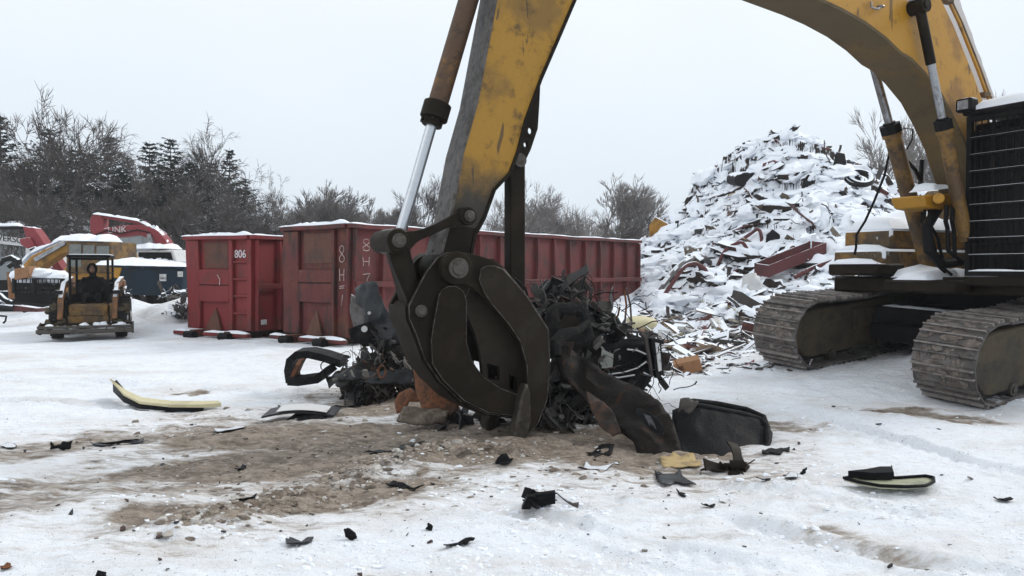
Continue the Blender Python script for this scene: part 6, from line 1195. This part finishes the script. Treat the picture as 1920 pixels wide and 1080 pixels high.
g = G(); p = U(6, 565, 21.5); g.tube([U(-15, 545, 22), U(2, 552, 21.8), U(10, 560, 21.6), U(24, 566, 21.5)], .04, 6); g.tube([U(0, 592, 20.3), U(12, 593, 20.3), U(10, 602, 20.2), U(6, 606, 20.2)], .025, 5); g.tube([U(-20, 570, 21.5), U(25, 575, 21.5)], .05, 6); g.tube([U(-10, 558, 21.7), U(8, 572, 21.5)], .05, 6); tag(obj('bent_rods', g, M['blacksnow']), 'bent snowy rods poking from the snow at the left edge', 'rods', None, 'stuff')
for (c, sz_, n, sd, lb) in (((-9.7, 23.6, .5), (.8, .5, .2), 45, 3, 'dark snowy scrap lying on the bank in front of the blue bin'), ((-9.0, 21.6, .45), (.4, .35, .25), 45, 4, 'black snowy scrap heap against the left dumpster'), ((-11.9, 23.9, .35), (.6, .4, .15), 30, 5, 'bent snowy sheets lying right of the skid steer')):
    g = G(); c = (c[0], c[1], float(H(c[0], c[1], False)) + .15); junk(g, c, sz_, n, sd, DK, .26, .5); tag(obj('scrap_pile', g, M['scrap']), lb, 'scrap')
# trailers
def trailer(x0, x1, ytop, Y, label, dep=2.5):
    a, b = U(x0, ytop, Y), U(x1, ytop, Y); gz_ = float(H(a.x, Y, False)); t = thing('box_trailer', label, 'trailer', ((a.x + b.x) / 2, Y, gz_), 0, 'box trailers along the trees')
    g = G(); g.box(a.x, b.x, Y, Y + dep, gz_ + 1.1, a.z); obj('box_body', g, M['greysheet'], t, bev=.03)
    g = G(); n = int((b.x - a.x) / .6)
    for k in range(n + 1): x = a.x + .03 + (b.x - a.x - .06) * k / n; g.box(x - .02, x + .02, Y - .03, Y - .001, gz_ + 1.15, a.z - .12)
    g.box(a.x, b.x, Y - .04, Y - .002, a.z - .1, a.z - .01); g.box(a.x, b.x, Y - .04, Y - .002, gz_ + 1.05, gz_ + 1.14); obj('side_posts', g, M['greysheet'], t)
    g = G(); snowcap(g, (a.x, Y + dep / 2, a.z - .01), (b.x, Y + dep / 2, a.z - .01), dep, .28, x0); obj('roof_snow', g, M['snow'], t, smooth=60)
    for x in (a.x + 1, a.x + 2.2, b.x - 1.2):
        g = G(); g.cyl((x, Y + .1, gz_ + .5), (x, Y + .4, gz_ + .5), .5, 18); obj('wheel', g, M['tyre'], t)
trailer(-160, 42, 425, 44, 'pale grey box trailer cut by the left edge behind the white beam'); trailer(70, 166, 432, 46, 'grey box trailer with snowy roof behind the yellow boom'); trailer(192, 292, 440, 41, 'grey box trailer framed under the red boom'); trailer(298, 420, 448, 44, 'low grey box trailer behind the left red dumpster')
g = G(); a = U(60, 478, 35); g.prism([U(x, y, 35) for x, y in ((48, 452), (80, 470), (80, 500), (48, 500))], Vector((.2, 2, 0))); tag(obj('site_hut', g, M['white']), 'small white hut wall behind the red machine arm', 'hut')

# ------------------------------------------------------------------ trees
def baretree(h, seed, spread=.55, levels=6, twig=.013, lean=0, thick=.028, droop=0.0, kids=(3, 4)):
    rng = random.Random(seed); tg, cg = G(), G()
    def seg(g, a, b, r0, r1, n): g.tube([a, b], [r0, r1], n, False)
    def grow(p, d, ln, r, lv, g):
        n = 4 if lv > 1 else 3; q = p; pts = [p]; dd = d.copy()
        for _ in range(n): dd = (dd + rv(rng, .16) + ZV * (.05 - droop * (levels - lv) * .05)).normalized(); q = q + dd * ln / n; pts.append(q)
        r1 = r * (.5 if lv else .3); g.tube(pts, [r + (r1 - r) * i / n for i in range(n + 1)], 6 if lv >= levels - 1 else 4 if lv > 2 else 3, False)
        if lv == 0: return
        k = rng.randint(*kids) + (1 if lv <= 2 else 0)
        for i in range(k):
            t = rng.uniform(.35, 1) if i else 1; idx = min(int(t * n), n - 1); bp = pts[idx].lerp(pts[idx + 1], t * n - idx)
            az = rng.uniform(0, 6.283); side = dd.orthogonal().normalized(); side.rotate(Matrix.Rotation(az, 3, dd)); sp_ = spread * rng.uniform(.6, 1.35) if i else spread * .4
            nd_ = (dd + side * math.tan(min(sp_, 1.2))).normalized(); grow(bp, nd_, ln * rng.uniform(.58, .82), max(twig, r * rng.uniform(.45, .62)), lv - 1, cg)
    grow(Vector((0, 0, 0)), (ZV + Vector((lean, 0, 0))).normalized(), h * .30, h * thick * .5, levels, tg); return tg, cg
def conifer(h, seed, wd=.24):
    wd *= 1.65
    rng = random.Random(seed); tg, cg = G(), G(); tg.tube([(0, 0, 0), (0, 0, h * .5), (0, 0, h)], [h * .016, h * .01, .01], 7)
    z = h * .08
    while z < h * .985:
        t = z / h; L_ = h * wd * (1 - t) ** .75 * rng.uniform(.75, 1.15) + .12
        for k in range(rng.randint(5, 8)):
            az = rng.uniform(0, 6.283); d = Vector((math.cos(az), math.sin(az), rng.uniform(-.25, .1) + .5 * t)); ln = L_ * rng.uniform(.55, 1.15); n = max(3, int(ln / .28)); p = Vector((0, 0, z)); cg.tube([p, p + d * ln], [.02, .006], 3, False)
            for i in range(1, n + 1):
                c = p + d * ln * (i / n) - ZV * (.12 * (i / n) ** 2 * ln); s = (.30 + .2 * (1 - i / n)) * (1 - .5 * t)
                for _ in range(5):
                    a = rv(rng); a.z = a.z * .4 - .15; a.normalize(); b = a.cross(rv(rng)).normalized(); e = s * rng.uniform(.6, 1.3)
                    cg.add([c - b * e * .2, c + b * e * .2, c + a * e + b * e * .1, c + a * e * .95 - b * e * .12], [(0, 1, 2, 3)])
        z += h * .022 * rng.uniform(.8, 1.3)
    return tg, cg
PROTO = {}
def plant(key, make, mats, name, cat, label, x, y, s, rz, group, zoff=-.1, sxy=1):
    if key not in PROTO:
        tg, cg = make(); t = thing(name, label, cat, (0, 0, 0), 0, group); a = obj('trunk', tg, M[mats[0]], t, world=False, smooth=60); b = obj('crown', cg, M[mats[1]], t, world=False, smooth=0); PROTO[key] = (t, a, b)
    else:
        t0, a0, b0 = PROTO[key]; t = t0.copy(); link(t); t.name = name; t['label'] = label; t['group'] = group
        for c in (a0, b0): q = c.copy(); link(q); q.parent = t
    t.location = (x, y, float(H(x, y, False)) + zoff); t.scale = (s * sxy, s * sxy, s); t.rotation_euler = (0, 0, rz); return t
def th(ytop, Y): return CZ + (HZ - ytop) / FPX * Y
rng = random.Random(21)
BT = {'a': lambda: baretree(10, 101, .50, 6), 'b': lambda: baretree(10, 102, .62, 6), 'c': lambda: baretree(10, 103, .40, 6, twig=.018), 'd': lambda: baretree(10, 104, .55, 6, thick=.035), 'e': lambda: baretree(10, 105, .75, 6, droop=.8), 'f': lambda: baretree(10, 106, .34, 6, kids=(3, 4), twig=.02)}
HB = {}
def bt(k, px, ytop, Y, label, group, light=False, sxy=1, nm='bare_tree'):
    key = k + ('L' if light else 'D')
    first = key not in PROTO
    x = (px - 960) / FPX * Y; t = plant(key, BT[k], ('barkhaze' if light else 'bark',) * 2, nm, 'tree', label, x, Y, 1, rng.uniform(0, 6.28), group)
    if key not in HB:
        HB[key] = max(v.co.z for v in PROTO[key][2].data.vertices)
    s = th(ytop, Y) / HB[key]; t.scale = (s * sxy, s * sxy, s)
CT = {'p': lambda: conifer(12, 201, .21), 'q': lambda: conifer(12, 202, .27), 'r': lambda: conifer(12, 203, .17)}
def ct(k, px, ytop, Y, label, group='dark conifers left of the yard'):
    x = (px - 960) / FPX * Y; t = plant(k, CT[k], ('bark', 'needle'), 'conifer_tree', 'tree', label, x, Y, 1, rng.uniform(0, 6.28), group); s = th(ytop, Y) / 12; t.scale = (s, s, s)
GL = 'bare trees behind the yard'
for i, (k, px, yt, Y, lb) in enumerate((('p', 5, 212, 50, 'tall dark conifer cut by the left edge of the photo'), ('q', -30, 250, 54, 'dark conifer mostly beyond the left edge'), ('q', 98, 238, 52, 'dark conifer behind the big spreading bare tree'), ('p', 145, 275, 50, 'dark conifer right of the big spreading bare tree'), ('q', 205, 252, 52, 'broad dark conifer standing left of the fuzzy topped trees'),
    ('r', 178, 282, 50, 'narrow dark conifer left of the broad one'), ('q', 240, 290, 49, 'lower dark conifer right of the broad one'), ('p', 283, 262, 53, 'dark conifer under the first fuzzy topped tree'), ('q', 322, 256, 52, 'dark conifer under the second fuzzy topped tree'), ('q', 355, 300, 50, 'dark conifer below the weeping topped tree'),
    ('p', 400, 300, 54, 'dark conifer between the weeping and the last tall tree'), ('r', 432, 275, 53, 'narrow dark conifer at the right end of the dark wood'), ('q', 462, 330, 52, 'low dark conifer closing the dark wood at right'), ('q', 50, 300, 48, 'low dark conifer between the left edge and the big bare tree'), ('q', 300, 330, 46, 'short dark conifer in front of the wood centre'), ('q', 120, 330, 46, 'short dark conifer in front of the wood left half'), ('q', 385, 345, 47, 'short dark conifer in front of the wood right half'), ('q', 605, 400, 70, 'dark rounded conifer low above the long dumpster'))): ct(k, px, yt, Y, lb)
TL = (('b', 92, 160, 46, 'biggest spreading bare tree standing out over the wood at left', 0, 1.15), ('a', 165, 205, 48, 'bare tree with arching limbs right of the biggest one', 0, 1.1), ('d', 20, 255, 45, 'leaning bare tree near the left edge', 0, 1), ('e', 285, 208, 50, 'fuzzy topped bare tree, left one of the twin crowns', 0, .8), ('e', 325, 208, 51, 'fuzzy topped bare tree, right one of the twin crowns', 0, .8),
    ('e', 372, 212, 50, 'weeping topped bare tree right of the twin crowns', 0, .7), ('c', 440, 248, 52, 'slim bare tree standing alone at the right of the dark wood', 0, .8), ('e', 425, 290, 51, 'low weeping bare tree beside the slim one', 0, .8), ('e', 487, 308, 54, 'small round topped bare tree at the wood end', 0, .6), ('a', 240, 280, 45, 'bare tree before the broad conifer', 0, 1), ('b', 350, 300, 45, 'bare tree before the weeping one', 0, 1), ('b', 440, 330, 45, 'low bare tree before the slim one', 0, 1.1),
    ('a', 65, 320, 42, 'low bare tree over the trailers at left', 0, 1.1), ('b', 140, 330, 42, 'low wide bare tree over the yellow boom', 0, 1.2), ('a', 290, 340, 42, 'low bare tree over the red boom', 0, 1.1), ('c', 400, 350, 43, 'low bare tree over the left dumpster', 0, 1.2), ('a', 470, 360, 46, 'low bare tree where the dark wood ends', 0, 1.1), ('d', 200, 330, 43, 'low bare tree between the yellow and the red boom', 0, 1.1),
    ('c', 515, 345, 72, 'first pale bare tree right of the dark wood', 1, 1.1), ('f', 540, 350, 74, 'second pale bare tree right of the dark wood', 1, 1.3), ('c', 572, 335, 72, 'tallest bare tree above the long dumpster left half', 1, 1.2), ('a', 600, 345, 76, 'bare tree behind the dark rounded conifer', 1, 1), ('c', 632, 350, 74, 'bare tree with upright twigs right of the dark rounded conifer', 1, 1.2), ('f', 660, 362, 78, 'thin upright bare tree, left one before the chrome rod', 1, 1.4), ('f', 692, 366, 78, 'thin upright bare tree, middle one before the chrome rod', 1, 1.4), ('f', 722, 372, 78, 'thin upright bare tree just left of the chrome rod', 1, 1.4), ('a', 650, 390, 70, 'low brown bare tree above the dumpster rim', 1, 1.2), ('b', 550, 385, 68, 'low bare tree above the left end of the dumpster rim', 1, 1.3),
    ('d', 795, 300, 52, 'gnarled bare tree seen between chrome rod and stick', 0, 1), ('b', 770, 360, 55, 'lower gnarled bare tree right behind the chrome rod', 0, 1), ('b', 930, 345, 50, 'bare tree seen left of the brace post', 0, 1), ('a', 990, 322, 52, 'dense bare tree just right of the brace post', 0, 1.15), ('b', 1020, 335, 54, 'bare tree right of the dense one', 0, 1), ('d', 1045, 375, 56, 'low dark bare tree between two tall ones', 0, 1), ('c', 1105, 318, 58, 'tall open crowned bare tree above the dumpster right half', 1, 1.1), ('c', 1145, 322, 58, 'tall forked bare tree right of the open crowned one', 1, 1.1), ('b', 1080, 380, 54, 'low brown bare tree under the tall open crown', 0, 1.2), ('a', 1130, 385, 55, 'low bushy bare tree under the tall forked one', 0, 1.2), ('d', 1165, 385, 56, 'dark low bare tree at the dumpster right end', 0, 1), ('b', 1195, 398, 56, 'snow dusted small bare tree above the dumpster end', 0, .9), ('f', 1215, 412, 70, 'faint bare tree beside the yellow bucket', 1, 1.2),
    ('a', 1640, 190, 58, 'tall faint bare tree rising behind the heap left of the boom', 1, .85), ('c', 1690, 200, 60, 'tall faint bare tree seen between the boom and its far cylinder', 1, .9), ('b', 1905, 143, 60, 'faint bare tree above the cab roof', 1, 1), ('a', 1870, 175, 62, 'faint bare tree between boom and cab roof', 1, .8), ('c', 1730, 250, 62, 'faint low bare tree behind the boom', 1, 1))
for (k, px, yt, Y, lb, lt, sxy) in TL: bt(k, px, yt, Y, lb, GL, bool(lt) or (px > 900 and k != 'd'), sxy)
# shrubs
def bush(seed):
    rng = random.Random(seed); tg, cg = G(), G()
    for k in range(9): d = rv(rng); d.z = abs(d.z) + .8; d.normalize(); tg.tube([(0, 0, 0), d * .7], [.03, .015], 4)
    for k in range(1500):
        a = rng.uniform(0, 6.28); r = rng.random() ** .6; p = Vector((math.cos(a) * r * 1.1, math.sin(a) * r * 1.1, rng.uniform(.1, 1.3) * (1 - .4 * r * r))); d = rv(rng); d.z = d.z * .6 + .4; d.normalize(); cg.tube([p, p + d * rng.uniform(.15, .4)], [.012, .005], 3, False)
    return tg, cg
for i in range(34):
    px = -30 + i * 17 + rng.uniform(-6, 6); Y = rng.uniform(47, 52) if i > 4 else 48; x = (px - 960) / FPX * Y
    t = plant('bushA', lambda: bush(5), ('brush', 'brush'), 'bare_shrub', 'shrub', 'snow dusted bare shrub in the thicket below the dark wood', x, Y, rng.uniform(1.9, 3.2), rng.uniform(0, 6.28), 'shrubs below the wood')
for i in range(26):
    px = 490 + i * 28 + rng.uniform(-9, 9); Y = rng.uniform(64, 80); x = (px - 960) / FPX * Y
    t = plant('bushB', lambda: bush(6), ('barkhaze', 'barkhaze'), 'bare_shrub', 'shrub', 'bare brown shrub showing low over the long dumpster rim', x, Y, rng.uniform(2.2, 3.4), rng.uniform(0, 6.28), 'shrubs behind the long dumpster')
# far wood closing the horizon
g = G(); rng2 = random.Random(9)
for k in range(5200):
    a = rng2.uniform(-1.3, 1.3); r = rng2.uniform(95, 125); x = r * math.sin(a); y = r * math.cos(a); h = 7 + 3 * mnoise.noise(Vector((a * 9, 0, 0))) + rng2.uniform(-1, 1.2); z0 = float(H(x, y, False)); p = Vector((x, y, z0)); g.tube([p, p + Vector((rng2.uniform(-.5, .5), 0, h * .6)), p + Vector((rng2.uniform(-1, 1), 0, h))], [.10, .06, .015], 3, False)
    for _ in range(5): q = p + ZV * h * rng2.uniform(.3, .9); g.tube([q, q + Vector((rng2.uniform(-1.4, 1.4), rng2.uniform(-1, 1), rng2.uniform(.5, 1.6)))], [.04, .012], 3, False)
tag(obj('far_wood', g, M['barkhaze'], smooth=0), 'far bare wood closing the horizon behind the yard', 'wood', None, 'stuff')

# ------------------------------------------------------------------ damp winter air
mh = bpy.data.materials.new('winter haze'); mh.use_nodes = True; th_ = mh.node_tree; th_.nodes.clear(); oh = th_.nodes.new('ShaderNodeOutputMaterial'); pv = th_.nodes.new('ShaderNodeVolumePrincipled')
pv.inputs['Color'].default_value = (.93, .96, 1, 1); pv.inputs['Density'].default_value = .0009; th_.links.new(pv.outputs[0], oh.inputs['Volume'])
g = G(); g.box(-135, 135, -30, 140, -4, 18); hz_ = obj('haze', g, mh, smooth=0); hz_['kind'] = 'stuff'
